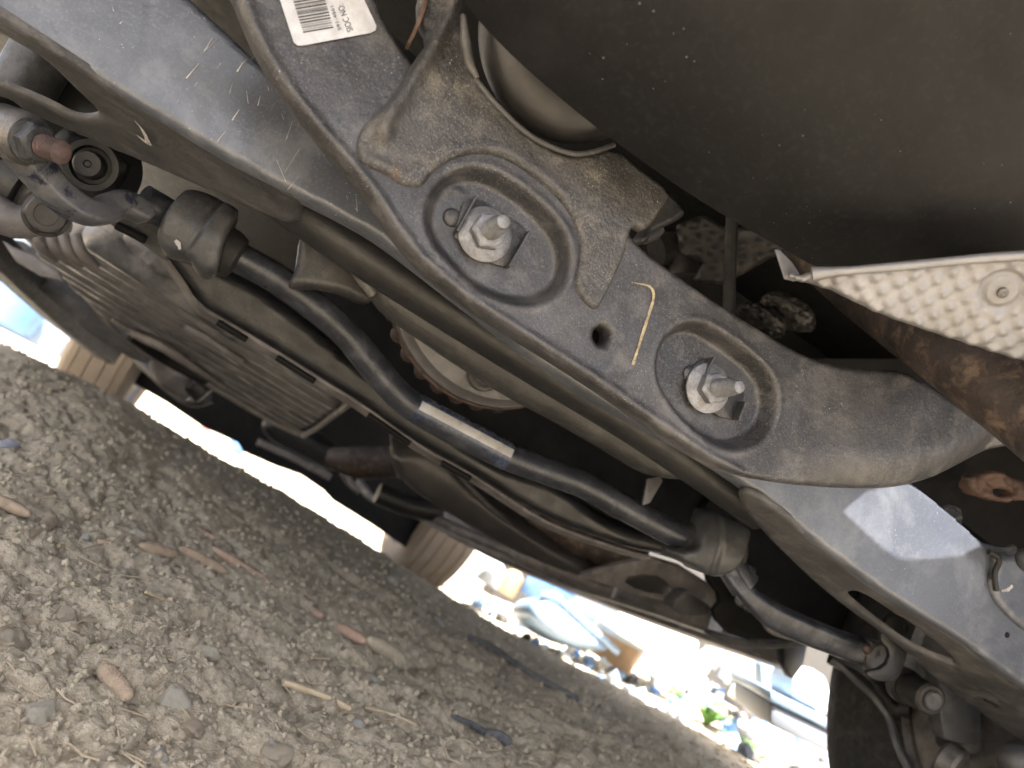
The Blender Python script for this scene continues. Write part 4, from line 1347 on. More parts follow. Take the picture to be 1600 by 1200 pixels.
def ground_h(x, y):
    r = np.hypot(x, y)
    near = 1.0 - sstep(r, 4.0, 7.0)
    h = 0.030 * fbm(x, y, 2.2, 3, 11)
    wx, wy = x + 0.02 * fbm(x, y, 22, 2, 71), y + 0.02 * fbm(x, y, 22, 2, 72)
    for f, amp, sd in ((17, 0.0075, 21), (43, 0.0034, 22), (120, 0.0026, 23)):
        d, b = worley(wx, wy, f, sd)
        h = h + amp * near * np.sqrt(np.maximum(1 - (d / (0.35 + 0.55 * b)) ** 2, 0)) * (0.3 + b)
    h = h + near * 0.016 * fbm(x, y, 9, 3, 44) * sstep(r, 0.9, 2.2)
    h = h + near * (0.0105 * fbm(x, y, 40, 6, 31, 0.66))
    # the dirt rises into a low bank and falls away behind its crest
    az = np.degrees(np.arctan2(x, y))
    zs = np.interp(az, [-30, -14, -6.6, 0, 6.2, 14.3, 19.7, 24.8, 34.6, 41.3, 44.1, 60], [-.070, -.0653, -.054, -.0585, -.0645, -.0755, -.0856, -.0885, -.0835, -.0805, -.079, -.077])
    rc = 1.85 + 0.3 * fbm(az / 9.0, az * 0 + 3.0, 1.0, 2, 91)
    zc = 0.2 + rc * zs + 0.004
    far = np.interp(az, [-40, 18, 33, 60], [-0.12, -0.12, -0.01, 0.0])
    wgt = sstep(az, -60, -28) * (1 - sstep(az, 52, 75))
    bank = np.where(r < rc, zc * sstep(r, 0.45, 1.0 * rc), zc + (far - zc) * sstep(r - rc, 0.0, 0.75))
    h = h * (1 - 0.35 * sstep(r, 1.2, 1.7)) + wgt * bank + (1 - wgt) * 0.0
    h = h + 0.07 * sstep(x, 1.55, 2.3) * sstep(az, 30, 36)
    return h - 0.010


ang = np.concatenate([np.linspace(R(-62), R(72), 1050), np.linspace(R(72), R(298), 140)[1:]])   # angle from +Y to +X
rad_ = np.concatenate([np.geomspace(0.14, 4.0, 640), np.geomspace(4.0, 400, 70)[1:]])
AA, RR_ = np.meshgrid(ang, rad_, indexing='ij')
gx, gy = (RR_ * np.sin(AA)).ravel(), (RR_ * np.cos(AA)).ravel()
gz = ground_h(gx, gy)
na, nr = AA.shape
idx = np.arange(na * nr).reshape(na, nr)
q = np.stack([idx[:-1, :-1], idx[:-1, 1:], idx[1:, 1:], idx[1:, :-1]], -1).reshape(-1, 4)
# centre cap
gv = np.concatenate([np.stack([gx, gy, gz], 1), [[0, 0, 0.0]]])
capn = len(gv) - 1
cap = np.array([[capn, idx[i, 0], idx[i + 1, 0]] for i in range(na - 1)])
me = bpy.data.meshes.new('dirt_ground')
me.from_pydata(gv.tolist(), [], q.tolist() + cap.tolist())
me.update()
DIRT = bpy.data.materials.new('dry_dirt')
DIRT.use_nodes = True
N, L = DIRT.node_tree.nodes, DIRT.node_tree.links
bs = N['Principled BSDF']
bs.inputs['Roughness'].default_value = 0.95
bs.inputs['Specular IOR Level'].default_value = 0.15
tc = N.new('ShaderNodeTexCoord')


def gnoise(scale, detail=6.0, rg=0.65):
    n = N.new('ShaderNodeTexNoise')
    n.inputs['Scale'].default_value = scale
    n.inputs['Detail'].default_value = detail
    n.inputs['Roughness'].default_value = rg
    L.new(tc.outputs['Object'], n.inputs['Vector'])
    return n.outputs['Fac']


def gramp(fac, stops):
    r = N.new('ShaderNodeValToRGB')
    el = r.color_ramp.elements
    el[0].position, el[0].color = stops[0][0], (*stops[0][1], 1)
    el[1].position, el[1].color = stops[-1][0], (*stops[-1][1], 1)
    for p, c in stops[1:-1]:
        k = el.new(p)
        k.color = (*c, 1)
    L.new(fac, r.inputs['Fac'])
    return r.outputs['Color']


def gmix(fac, a, b, fv=None):
    x = N.new('ShaderNodeMix')
    x.data_type = 'RGBA'
    if fac is not None:
        L.new(fac, x.inputs['Factor'])
    else:
        x.inputs['Factor'].default_value = fv
    for s_, val in ((x.inputs['A'], a), (x.inputs['B'], b)):
        if isinstance(val, tuple):
            s_.default_value = (*val, 1)
        else:
            L.new(val, s_)
    return x.outputs['Result']


c_a = gramp(gnoise(9), [(0.3, (0.38, 0.325, 0.235)), (0.5, (0.47, 0.40, 0.295)), (0.7, (0.53, 0.455, 0.34))])
c_b = gramp(gnoise(140, 5), [(0.32, (0.21, 0.175, 0.12)), (0.5, (0.44, 0.375, 0.275)), (0.72, (0.60, 0.52, 0.395))])
colr = gmix(None, c_a, c_b, 0.5)
# patches of grey-green and russet litter
colr = gmix(gramp(gnoise(26, 4), [(0.6, (0, 0, 0)), (0.68, (0.5, 0.5, 0.5))]), colr, (0.33, 0.3, 0.22))
colr = gmix(gramp(gnoise(48, 5), [(0.64, (0, 0, 0)), (0.70, (0.6, 0.6, 0.6))]), colr, (0.28, 0.19, 0.12))
L.new(colr, bs.inputs['Base Color'])
bp = N.new('ShaderNodeBump')
bp.inputs['Strength'].default_value = 0.9
bp.inputs['Distance'].default_value = 0.004
L.new(gnoise(330, 6, 0.7), bp.inputs['Height'])
L.new(bp.outputs['Normal'], bs.inputs['Normal'])
g = link('dirt_ground', me, DIRT)
tag(g, kind='structure')


def gz_at(x, y):
    return float(ground_h(np.array([x]), np.array([y]))[0])


def on_ground(px, py):
    p = at(px, py, Z=0.0)
    for _ in range(4):
        p = at(px, py, Z=gz_at(p.x, p.y))
    return p


# ------------------------------------------------------------------ stones
STM = [M('stone_grey', (0.52, 0.475, 0.38), (0.43, 0.39, 0.31), rough=0.9, nscale=60, dust=((0.43, 0.36, 0.26), 0.7), bump=0.8, grit=((0.3, 0.24, 0.17), 0.6, 400.0)),
       M('stone_tan', (0.47, 0.40, 0.295), (0.39, 0.325, 0.24), rough=0.95, nscale=60, dust=((0.44, 0.36, 0.25), 0.7), bump=0.8, grit=((0.25, 0.2, 0.14), 0.6, 400.0)),
       M('stone_bluish', (0.47, 0.45, 0.395), (0.38, 0.36, 0.315), rough=0.85, nscale=60, dust=((0.41, 0.35, 0.26), 0.7), bump=0.8, grit=((0.27, 0.22, 0.16), 0.6, 400.0)),
       M('stone_red', (0.44, 0.35, 0.255), (0.36, 0.285, 0.205), rough=0.9, nscale=60, dust=((0.42, 0.34, 0.24), 0.7), bump=0.8, grit=((0.25, 0.18, 0.12), 0.6, 400.0))]


def stone_mesh(seed):
    from mathutils import noise
    rs = random.Random(seed)
    bm = bmesh.new()
    bmesh.ops.create_icosphere(bm, subdivisions=4, radius=1)
    dirs = [Vector((rs.gauss(0, 1), rs.gauss(0, 1), rs.gauss(0, 1))).normalized() for _ in range(11)]
    cut = [rs.uniform(0.58, 0.95) for _ in dirs]
    off = Vector((seed * 3.7, seed * 1.9, 0))
    for v in bm.verts:
        d = v.co.normalized()
        r_ = 1.0
        for n_, c_ in zip(dirs, cut):
            k = d.dot(n_)
            if k > 0.05:
                r_ = min(r_, c_ / k)
        r_ *= 1 + 0.16 * noise.noise(d * 2.2 + off) + 0.08 * noise.noise(d * 6 + off) + 0.05 * noise.noise(d * 15 + off)
        v.co = d * r_
    m = bpy.data.meshes.new('stone')
    bm.to_mesh(m)
    bm.free()
    m.polygons.foreach_set('use_smooth', [True] * len(m.polygons))
    return m


SMESH = [[None] * 4 for _ in range(8)]
for i in range(8):
    base = stone_mesh(100 + i)
    for j in range(4):
        c = base.copy()
        c.materials.append(STM[j])
        SMESH[i][j] = c


def stone(px, py, wpx, k, label, group='stones lying in the dirt', flat=0.65):
    p = on_ground(px, py)
    dist = (p - CAM).length
    s = wpx * dist / F_PX * 0.42
    o = bpy.data.objects.new('stone', SMESH[random.randrange(8)][k])
    COL.objects.link(o)
    o.scale = (s * random.uniform(0.9, 1.15), s * random.uniform(0.75, 1.0), s * flat * random.uniform(0.85, 1.15))
    o.rotation_euler = (random.uniform(-.3, .3), random.uniform(-.3, .3), random.uniform(0, 6.28))
    o.location = (p.x, p.y, p.z + s * flat * 0.08)
    return tag(o, label, 'stone', group)


NAMED = [(170, 816, 36, 1, 'round tan stone left of the middle of the dirt'), (214, 838, 30, 0, 'pale grey angular stone right of the round tan stone'), (134, 842, 22, 2, 'small bluish pebble left of the pale angular stone'),
         (52, 866, 70, 1, 'large tan clod at the left edge below the broken catkin'), (370, 941, 40, 0, 'pale grey stone beside the twig in the middle dirt'), (268, 1098, 62, 0, 'large pale flat stone in the lower left dirt'), (258, 1002, 50, 1, 'dusty tan stone in the left lower dirt'),
         (212, 738, 44, 1, 'dusty oblong stone on the far edge of the rut'), (268, 770, 46, 1, 'long tan stone next to the oblong stone by the rut'), (584, 1066, 30, 2, 'bluish grey stone in the middle of the lower dirt'), (614, 909, 26, 2, 'bluish stone high on the dark rim of the dirt'),
         (648, 1022, 20, 0, 'white pebble right of the half-buried catkin'), (640, 1172, 20, 0, 'small white stone at the bottom of the dirt'), (560, 1135, 26, 2, 'slate coloured stone low in the middle dirt'), (845, 1120, 40, 1, 'brown clod at the right end of the dirt'), (912, 1188, 46, 1, 'clod at the lower right corner of the dirt'),
         (480, 950, 32, 1, 'dark tan clod above the short red catkin'), (684, 972, 24, 2, 'bluish pebble near the dark stick'), (170, 1080, 42, 3, 'blurred reddish stone low at the left'), (330, 1020, 34, 0, 'grey stone right of the dusty tan stone'),
         (20, 1000, 60, 1, 'blurred tan clod at the left edge'), (60, 1120, 66, 0, 'blurred pale stone in the lower left corner'), (430, 1180, 64, 1, 'blurred tan clod at the bottom edge'), (246, 1190, 60, 2, 'blurred bluish stone at the bottom edge'), (300, 1140, 40, 3, 'blurred russet stone near the bottom'),
         (100, 960, 34, 1, 'tan stone left of the short straw'), (545, 1010, 22, 1, 'small clod behind the half-buried catkin'), (740, 1130, 26, 1, 'tan clod left of the black stick'), (350, 1000, 20, 2, 'small bluish pebble below the pale grey stone')]
for px, py, w, k, lab in NAMED:
    stone(px, py, w, k, lab)
rs = random.Random(5)
cnt = 0
while cnt < 84:
    px, py = rs.uniform(0, 1150), rs.uniform(560, 1200)
    ln = 560 + px * 0.60
    if py < ln + 20:
        continue
    lat = (py - ln)
    w = rs.uniform(6, 13) * (0.75 + lat / 500)
    kk = rs.choice([0, 1, 1, 1, 1, 2, 3])
    cn = ('grey', 'tan', 'slate', 'russet')[kk]
    stone(px, py, w, kk, 'small ' + cn + ' pebble among the dirt crumbs', 'small ' + cn + ' pebbles scattered over the dirt')
    cnt += 1

# ------------------------------------------------------------------ loose crumbs: too many to count
def crumbs():
    n = 14000
    ico = bmesh.new()
    bmesh.ops.create_icosphere(ico, subdivisions=1, radius=1)
    bv_ = np.array([v.co[:] for v in ico.verts])
    bf_ = np.array([[v.index for v in f.verts] for f in ico.faces])
    ico.free()
    r_ = np.exp(rng.uniform(math.log(0.22), math.log(2.6), n))
    a_ = rng.uniform(R(-45), R(50), n)
    x, y = r_ * np.sin(a_), r_ * np.cos(a_)
    z = ground_h(x, y)
    s = rng.uniform(0.0008, 0.0030, n) * (0.7 + 0.5 * r_)
    V_ = bv_[None] * (1 + rng.uniform(-.35, .35, (n, len(bv_), 1)))
    V_ = V_ * (s[:, None, None] * rng.uniform(.7, 1.2, (n, 1, 3)))
    V_ = V_ + np.stack([x, y, z + s * 0.3], 1)[:, None]
    F_ = bf_[None] + (np.arange(n) * len(bv_))[:, None, None]
    m = bpy.data.meshes.new('dirt_crumbs')
    m.from_pydata(V_.reshape(-1, 3).tolist(), [], F_.reshape(-1, 3).tolist())
    m.update()
    o = link('dirt_crumbs', m, DIRT, None, False)
    tag(o, 'loose dry crumbs of soil covering the dirt', 'soil', kind='stuff')


crumbs()

# ------------------------------------------------------------------ needle litter: too much to count
def needles():
    n = 380
    r_ = np.exp(rng.uniform(math.log(0.48), math.log(1.9), n))
    a_ = rng.uniform(R(-30), R(45), n)
    x, y = r_ * np.sin(a_), r_ * np.cos(a_)
    th = rng.uniform(0, 6.28, n)
    ln = rng.uniform(0.006, 0.02, n)
    V_, F_ = [], []
    for i in range(n):
        d = Vector((math.cos(th[i]), math.sin(th[i]), 0))
        s = Vector((-d.y, d.x, 0)) * 0.00045
        pts_ = []
        for t in (-1, 0, 1):
            px_, py_ = x[i] + d.x * ln[i] * t + 0.002 * t * t, y[i] + d.y * ln[i] * t
            pts_.append(Vector((px_, py_, gzn[i][t + 1] + 0.0018)))
        b0_ = len(V_)
        for p in pts_:
            V_ += [p - s, p + Vector((0, 0, 0.0009)), p + s]
        for k in (0, 3):
            F_ += [(b0_ + k, b0_ + k + 1, b0_ + k + 4, b0_ + k + 3), (b0_ + k + 1, b0_ + k + 2, b0_ + k + 5, b0_ + k + 4), (b0_ + k + 2, b0_ + k, b0_ + k + 3, b0_ + k + 5)]
    o = link('needle_litter', mesh('needle_litter', V_, F_), M('dry_needles', (0.36, 0.29, 0.195), (0.22, 0.165, 0.11), rough=0.9, nscale=30, bump=0.1), None, False)
    tag(o, 'fine dry needles and rootlets strewn over the dirt', 'litter', kind='stuff')


_st = rng.get_state()
_n = 380
_r = np.exp(rng.uniform(math.log(0.48), math.log(1.9), _n))
_a = rng.uniform(R(-30), R(45), _n)
_th = rng.uniform(0, 6.28, _n)
_ln = rng.uniform(0.006, 0.02, _n)
gzn = np.stack([ground_h(_r * np.sin(_a) + np.cos(_th) * _ln * t, _r * np.cos(_a) + np.sin(_th) * _ln * t) for t in (-1, 0, 1)], 1).tolist()
rng.set_state(_st)
needles()

# ------------------------------------------------------------------ catkins, straws and sticks
CATM = M('catkin', (0.34, 0.265, 0.185), (0.24, 0.18, 0.125), rough=0.9, nscale=80, dust=((0.38, 0.28, 0.19), 0.6), bump=0.4)
CATR = M('catkin_red', (0.37, 0.26, 0.19), (0.26, 0.175, 0.125), rough=0.9, nscale=80, dust=((0.38, 0.28, 0.2), 0.5), bump=0.4)


def catkin(a, b, wpx, lab, m=CATM, bend=0.0):
    A, B = on_ground(*a), on_ground(*b)
    dist = ((A + B) / 2 - CAM).length
    r0 = wpx * 0.5 * dist / F_PX
    A.z += r0 * 0.8
    B.z += r0 * 0.8
    d = B - A
    L_ = d.length
    d.normalize()
    sd = d.cross(Vector((0, 0, 1))).normalized()
    up = sd.cross(d)
    nl, nc = max(40, int(L_ / r0 * 16)), 40
    V_, F_ = [], []
    for i in range(nl + 1):
        t = i / nl
        prof = math.sqrt(max(0.0, 1 - (abs(2 * t - 1)) ** 3.2)) * 0.93 + 0.07
        c = A + d * (L_ * t) + sd * (bend * r0 * math.sin(math.pi * t))
        for j in range(nc):
            th = 2 * math.pi * j / nc
            row = int(i // 3)
            sp = math.sin(math.pi * (i % 3 + .5) / 3.0) * abs(math.sin(th * 6.5 + row * 1.57)) + random.uniform(-.3, .3)
            rr = r0 * prof * (0.88 + 0.17 * sp)
            V_.append(c + sd * math.cos(th) * rr + up * math.sin(th) * rr)
    for i in range(nl):
        for j in range(nc):
            F_.append((i * nc + j, i * nc + (j + 1) % nc, (i + 1) * nc + (j + 1) % nc, (i + 1) * nc + j))
    F_.append(tuple(reversed(range(nc))))
    F_.append(tuple(nl * nc + j for j in range(nc)))
    o = link('catkin', mesh('catkin', V_, F_), m)
    return tag(o, lab, 'catkin', 'fallen catkins on the dirt')


catkin((148, 852), (204, 876), 15, 'pale brown catkin at the left end of the row')
catkin((214, 858), (272, 872), 16, 'brown catkin second in the row', bend=.5)
catkin((276, 862), (352, 902), 16, 'brown catkin in the middle of the row', bend=.4)
catkin((330, 862), (418, 916), 13, 'long reddish catkin at the right end of the row', CATR, .5)
catkin((104, 744), (124, 768), 13, 'small brown catkin standing above the row', CATR)
catkin((40, 850), (82, 814), 17, 'broken catkin with a pale tip beside the tan clod', CATM)
catkin((-20, 782), (42, 812), 16, 'brown catkin cut off by the left edge', CATM)
catkin((520, 984), (568, 1010), 17, 'reddish catkin half buried in the middle dirt', CATR)
catkin((568, 1008), (622, 1036), 22, 'dusty tan catkin end to end with the buried reddish one', STM[1])
catkin((474, 954), (502, 970), 13, 'short red catkin under the dark tan clod', CATR)
catkin((150, 1052), (196, 1104), 26, 'out of focus brown catkin low at the left', CATM)
catkin((692, 826), (700, 850), 10, 'tiny brown catkin on the far rim', CATM)
catkin((296, 826), (334, 846), 9, 'thin russet catkin above the row', CATR)

STRAW = M('straw', (0.46, 0.37, 0.24), (0.36, 0.28, 0.18), rough=0.8, nscale=80, bump=0.2)
STICK = M('dark_stick', (0.06, 0.062, 0.068), (0.11, 0.105, 0.1), rough=0.75, nscale=60, dust=((0.3, 0.25, 0.19), 0.5), bump=0.4)


def straw(name, pts, wpx, lab, m=STRAW, cat='straw', lift=1.2, group='straws and twigs on the dirt'):
    P = [on_ground(*p) for p in pts]
    dist = (P[0] - CAM).length
    r0 = wpx * 0.5 * dist / F_PX
    for i, p in enumerate(P):
        p.z += r0 * (lift if i % 2 else 0.6) + 0.001
    o = tube(name, P, r0, m, None, 5, 8, up=(0.1, 0.1, 1))
    return tag(o, lab, cat, group)


straw('straw', [(112, 915), (132, 920), (153, 926)], 4, 'short yellow straw left of the twig')
straw('straw', [(226, 928), (262, 944), (298, 958)], 4, 'pale bent twig in the middle dirt')
straw('straw', [(72, 676), (92, 690), (102, 710)], 4, 'white curved fibre near the left rut', MT['paper'], 'fibre')
straw('straw', [(74, 694), (80, 704)], 5, 'short white fibre beside the curved one', MT['paper'], 'fibre')
straw('straw', [(40, 734), (70, 738), (96, 736)], 3, 'thin brown straw at the left')
straw('straw', [(660, 1076), (676, 1090), (682, 1100)], 3, 'thin straw near the lower right dirt')
straw('straw', [(486, 1030), (512, 1032)], 3, 'tiny straw left of the bluish stone')
straw('straw', [(530, 1034), (560, 1044), (582, 1046)], 3, 'straw beside the tan catkin')
straw('straw', [(90, 856), (120, 858), (146, 852)], 5, 'dry stem behind the first catkin')
straw('straw', [(100, 720), (160, 735), (196, 748)], 4, 'long brown stem by the rut')
straw('straw', [(340, 830), (372, 832)], 3, 'small straw above the long catkin')
straw('straw', [(440, 1070), (500, 1094), (545, 1112)], 9, 'split grey wood sliver in the lower dirt', STRAW, 'wood sliver')
straw('straw', [(570, 1108), (610, 1120), (650, 1136)], 4, 'thin rootlet in the lower middle dirt')
straw('straw', [(280, 760), (300, 776), (330, 790)], 3, 'straw lying along the rut')
straw('stick', [(706, 1126), (735, 1140), (760, 1152)], 10, 'short black stick in the lower right dirt', STICK, 'stick')
straw('stick', [(756, 1152), (776, 1160), (794, 1168)], 14, 'grey weathered stick end by the black stick', STICK, 'stick')
straw('stick', [(730, 998), (768, 1020), (830, 1058), (900, 1100)], 9, 'long dark stick along the shaded rim', STICK, 'stick')

# pale dry chip at the left
plate('wood_chip', [(0, 688), (18, 684), (34, 694), (20, 700), (2, 698)], Plane(on_ground(15, 692) + Vector((0, 0, .012)), (0.2, -.5, 1)), 0.003, MT['paper'], None, 0.0005)
tag(bpy.data.objects['wood_chip'], 'pale dry chip at the left edge', 'wood chip')
plate('wood_chip', [(48, 704), (58, 698), (66, 710), (64, 716), (54, 712)], Plane(on_ground(57, 708) + Vector((0, 0, .012)), (0.2, -.5, 1)), 0.003, MT['paper'], None, 0.0005)
tag(bpy.data.objects['wood_chip.001'], 'small pale chip right of the other chip', 'wood chip')

# ================================================================== outside, in the sun
LB = plain('pale_blue_plastic', (0.19, 0.27, 0.38), 0.3)
BL = plain('blue_plastic', (0.10, 0.22, 0.46), 0.35)
WH = plain('white_enamel', (0.50, 0.54, 0.54), 0.4)
ORG = plain('orange_plastic', (0.42, 0.26, 0.14), 0.4)
GRN = plain('leaf_green', (0.09, 0.20, 0.045), 0.5)
GRY = plain('grey_paint', (0.15, 0.165, 0.19), 0.5)
FEN = plain('weathered_wall', (0.045, 0.042, 0.038), 0.8)


def gp(px, py, Y):
    p = at(px, py, Y=Y)
    return p


def thing(name, lab, cat, loc, group=None):
    o = bpy.data.objects.new(name, None)
    COL.objects.link(o)
    o.location = loc
    return tag(o, lab, cat, group)


# pale blue storage tub leaning on its side
b0 = at(905, 985, Y=2.85)
tub = thing('storage_tub', 'pale blue plastic tub lying on the sunlit gravel', 'tub', (b0.x, b0.y, 0))
plTub = PY(2.85, -0.2, 0.2)
panel('tub_side', [(824, 948), (846, 930), (868, 936), (900, 962), (930, 990), (962, 1018), (930, 1016), (880, 1002), (836, 972)], plTub, LB, tub, 0.01, None, 0.03, 0.22, sm=2)
tube('tub_rim', [plTub.p(846, 928), plTub.p(870, 934), plTub.p(905, 964), plTub.p(966, 1020)], 0.012, LB, tub)
b1 = at(920, 960, Y=3.3)
bar_ = sweep('blue_tarpaulin_roll', [at(882, 944, Y=3.3), at(920, 958, Y=3.3), at(960, 968, Y=3.3)], rbox(.05, .035, .02), BL, None)
tag(bar_, 'blue rolled tarpaulin behind the pale tub', 'tarpaulin')
# white cabinet
wc0 = at(1030, 1000, Y=2.9)
cab = thing('white_cabinet', 'white enamel cabinet lying on its side beyond the car', 'cabinet', (wc0.x, wc0.y, 0))
plC = PY(2.9, -.35, 0)
plate('cabinet_body', [(966, 950), (1094, 1002), (1086, 1045), (1030, 1030), (960, 988)], plC, 0.4, WH, cab, 0.015)
plate('cabinet_foot', [(1060, 1036), (1108, 1062), (1100, 1072), (1056, 1046)], PY(2.88, -.35, 0), 0.05, WH, cab, 0.006)
lathe('cabinet_leg', at(1098, 1062, Y=2.9), (0.1, 0, -1), [(0, 0), (.02, 0), (.02, .16), (0, .16)], WH, cab, 16)
# orange bucket
ob = at(986, 1014, Y=2.75)
buck = thing('orange_bucket', 'orange bucket with a white rim in front of the cabinet', 'bucket', (ob.x, ob.y, 0))
lathe('bucket_wall', ob + Vector((0, .1, -.09)), (0, 0, 1), [(0, 0), (.09, 0), (.11, .1)], ORG, buck, 40)
lathe('bucket_rim', ob + Vector((0, .1, -.09)), (0, 0, 1), [(.108, .1), (.125, .1), (.125, .14), (.11, .14)], WH, buck, 40)


# plants
def plant(px, py, Y, n, hgt, lab):
    b = at(px, py, Y=Y)
    b.z = gz_at(b.x, b.y)
    root = thing('weed_plant', lab, 'plant', b, 'weeds at the edge of the sunlit gravel')
    for k in range(n):
        a = random.uniform(0, 6.28)
        L_ = hgt * random.uniform(.6, 1.1)
        w = L_ * 0.10
        d = Vector((math.cos(a), math.sin(a), 0))
        s = Vector((-d.y, d.x, 0))
        rr = random.uniform(.4, .9)
        V_, F_ = [], []
        for i in range(6):
            t = i / 5
            c = b + d * (L_ * rr * t) + Vector((0, 0, L_ * (1.0 * t - .55 * t * t)))
            ww = w * math.sin(math.pi * min(.98, .08 + t * .92))
            V_ += [c - s * ww + Vector((0, 0, .2 * ww)), c, c + s * ww + Vector((0, 0, .2 * ww))]
        for i in range(5):
            F_ += [(3 * i, 3 * i + 1, 3 * i + 4, 3 * i + 3), (3 * i + 1, 3 * i + 2, 3 * i + 5, 3 * i + 4)]
        link('leaf', mesh('leaf', V_, F_), GRN, root)


plant(1112, 1110, 2.2, 34, 0.13, 'bright green weed in the middle of the sunlit edge')
plant(1150, 1140, 2.0, 20, 0.09, 'low weed right of the bright green one')
plant(1060, 1070, 2.5, 18, 0.08, 'small weed below the white cabinet')
plant(1190, 1165, 1.9, 20, 0.09, 'weed by the grey blue box')
# grey-blue box with lid
bx = at(1240, 1100, Y=1.75)
box = thing('storage_box', 'grey-blue lidded box in the sun beside the rear wheel', 'box', (bx.x, bx.y, 0))
plX = PY(1.75, -.45, 0)
plate('box_body', [(1204, 1096), (1310, 1150), (1312, 1184), (1204, 1134)], plX, 0.3, GRY, box, 0.01)
plate('box_lid', [(1204, 1078), (1312, 1132), (1312, 1148), (1202, 1096)], PY(1.74, -.45, 0), 0.33, LB, box, 0.008)
wb = plate('white_bag', [(1240, 1036), (1300, 1052), (1310, 1128), (1232, 1090)], PY(1.80, -.4, .1), 0.15, WH, None, 0.03)
tag(wb, 'white bag standing on the grey-blue box', 'bag')
bl = plate('blue_board', [(1188, 1036), (1240, 1040), (1232, 1086), (1206, 1078), (1200, 1130), (1192, 1100)], PY(2.1, -.3, 0), 0.05, LB, None, 0.008)
tag(bl, 'pale blue board standing left of the white bag', 'board')
# plank
pk = sweep('plank', [at(1146, 1080, Y=2.1), at(1196, 1112, Y=2.0)], rbox(.03, .02, .004), STM[1], None)
tag(pk, 'pale plank lying between the weeds', 'plank')
# jars and bottles
for (x, y, Y, lab) in ((1150, 1052, 2.5, 'glass jar left of the pair'), (1163, 1058, 2.5, 'glass jar right of the pair'), (1102, 1030, 2.6, 'glass jar by the cabinet corner')):
    p = at(x, y, Y=Y)
    j = lathe('jar', (p.x, p.y, p.z - .05), (0, 0, 1), [(0, 0), (.028, 0), (.03, .01), (.03, .07), (.02, .085), (.02, .1), (0, .1)], WH, None, 24)
    tag(j, lab, 'jar', 'jars standing in the sun')
# wall of clutter behind
wl = slab('yard_wall', 1.9, 14.0, 4.6, 4.8, -.1, 1.9, FEN, None)
tag(wl, 'weathered grey wall at the back of the yard', 'wall')
# more clutter standing along the sunlit edge
def clutter(name, px, py, Y, w, hh, dpt, mat, lab, cat, rz=0.0, shape='box'):
    p = at(px, py, Y=Y)
    if shape == 'box':
        bm = bmesh.new()
        bmesh.ops.create_cube(bm, size=1)
        bmesh.ops.bevel(bm, geom=list(bm.edges), offset=0.06, segments=2, affect='EDGES', profile=0.5)
        m = Matrix.Translation(p) @ Matrix.Rotation(rz, 4, 'Z') @ Matrix.Diagonal((w, dpt, hh, 1))
        bm.transform(m)
        # folded rim around the top
        r = bmesh.ops.create_cube(bm, size=1)
        bmesh.ops.transform(bm, matrix=Matrix.Translation(p + Vector((0, 0, hh * .5))) @ Matrix.Rotation(rz, 4, 'Z') @ Matrix.Diagonal((w * 1.06, dpt * 1.06, hh * .12, 1)), verts=r['verts'])
        me_ = bpy.data.meshes.new(name)
        bm.to_mesh(me_)
        bm.free()
        o = link(name, me_, mat)
        autosmooth(o)
    else:
        o = lathe(name, p - Vector((0, 0, hh / 2)), (0.05, 0, 1), [(0, 0), (w * .46, 0), (w * .5, hh * .05), (w * .5, hh * .62), (w * .2, hh * .82), (w * .18, hh), (0, hh)], mat, None, 24)
    return tag(o, lab, cat)


clutter('plastic_crate', 856, 926, 3.5, .16, .12, .2, BL, 'blue crate partly behind the pale tub', 'crate', .3)
clutter('plastic_canister', 800, 905, 3.6, .10, .16, .1, ORG, 'small orange canister left of the blue crate', 'canister', 0, 'b')
clutter('paint_bucket', 770, 890, 3.4, .12, .14, .12, WH, 'white bucket nearest the far wheel', 'bucket', 0, 'b')
clutter('plastic_crate', 925, 935, 4.0, .34, .18, .2, GRY, 'grey crate behind the blue tarpaulin roll', 'crate', .2)
clutter('glass_bottle', 1122, 1018, 3.0, .05, .16, .05, GRY, 'grey bottle right of the white cabinet', 'bottle', 0, 'b')
clutter('glass_bottle', 1140, 1036, 2.9, .05, .15, .05, LB, 'pale blue bottle above the jars', 'bottle', 0, 'b')
clutter('cardboard_box', 1160, 1025, 3.3, .30, .2, .2, STM[1], 'brown cardboard box behind the jars', 'box', .4)
clutter('scrap_block', 1168, 1090, 2.3, .12, .10, .1, STICK, 'dark block behind the plank', 'block', .2)
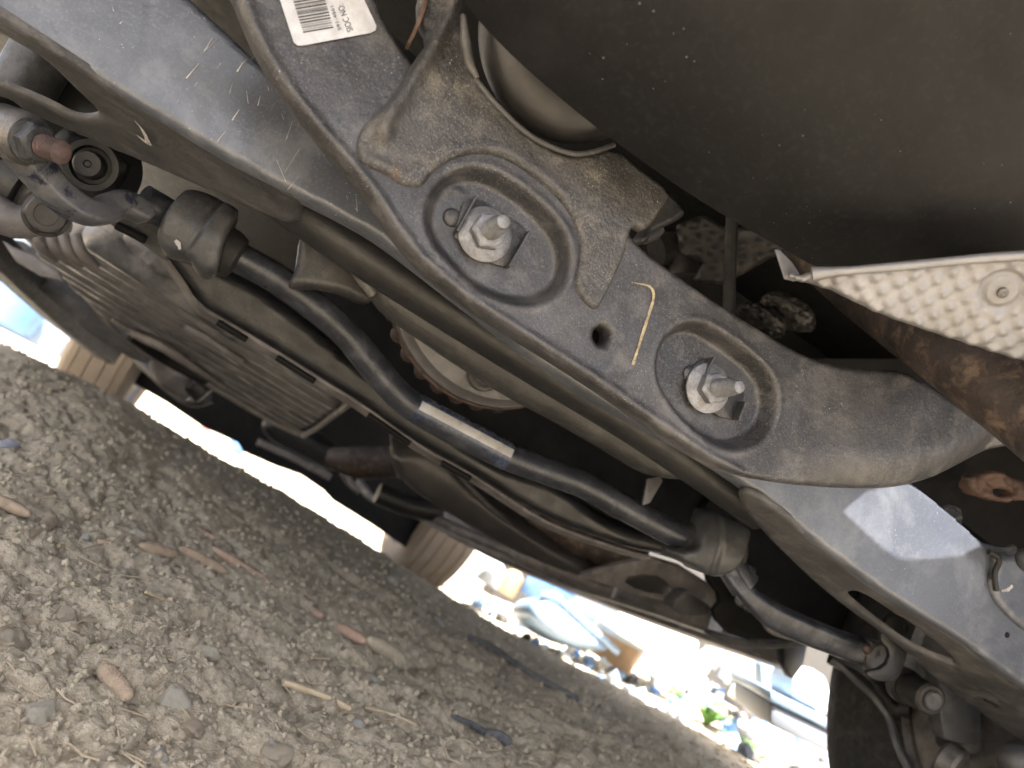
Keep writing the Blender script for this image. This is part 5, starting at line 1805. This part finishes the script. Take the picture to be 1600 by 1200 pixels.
clutter('plastic_bottle', 1072, 1052, 2.6, .045, .13, .045, WH, 'white bottle under the cabinet', 'bottle', 0, 'b')
def scraps():
    """small pale rubble along the sunlit edge, one mass"""
    n = 420
    ico = bmesh.new()
    bmesh.ops.create_icosphere(ico, subdivisions=1, radius=1)
    bv_ = np.array([v.co[:] for v in ico.verts])
    bf_ = np.array([[v.index for v in f.verts] for f in ico.faces])
    ico.free()
    x = rng.uniform(1.35, 3.4, n)
    y = rng.uniform(1.5, 4.2, n)
    z = ground_h(x, y)
    s = rng.uniform(0.008, 0.035, n)
    V_ = bv_[None] * (1 + rng.uniform(-.3, .3, (n, len(bv_), 1))) * (s[:, None, None] * rng.uniform(.6, 1.3, (n, 1, 3)))
    V_ = V_ + np.stack([x, y, z + s * .4], 1)[:, None]
    F_ = (bf_[None] + (np.arange(n) * len(bv_))[:, None, None]).reshape(-1, 3)
    me_ = bpy.data.meshes.new('rubble')
    me_.from_pydata(V_.reshape(-1, 3).tolist(), [], F_.tolist())
    me_.update()
    for mm in (LB, WH, FEN, BL, STM[1], GRY):
        me_.materials.append(mm)
    me_.polygons.foreach_set('material_index', np.repeat(rng.randint(0, 6, n), len(bf_)))
    o = link('rubble', me_, None, None, False)
    tag(o, 'small pale rubble and scraps along the sunlit edge', 'rubble', kind='stuff')


scraps()
# things beyond the front left
clutter('plastic_barrel', 22, 462, 4.6, .34, .30, .3, BL, 'blue barrel at the far left edge beyond the sill', 'barrel', 0, 'b')
clutter('plastic_crate', 62, 500, 4.9, .45, .26, .3, LB, 'pale blue crate beyond the left front wheel', 'crate', .3)
clutter('paint_bucket', 92, 530, 4.4, .14, .14, .14, GRY, 'grey bucket beside the left front tyre', 'bucket', 0, 'b')
clutter('plastic_bottle', 374, 690, 4.6, .10, .14, .1, BL, 'blue bottle seen under the front of the car', 'bottle', 0, 'b')
clutter('gas_can', 324, 664, 4.8, .05, .07, .05, plain('red_plastic', (.42, .16, .16), .4), 'small dull red can seen under the front of the car', 'can', .2)
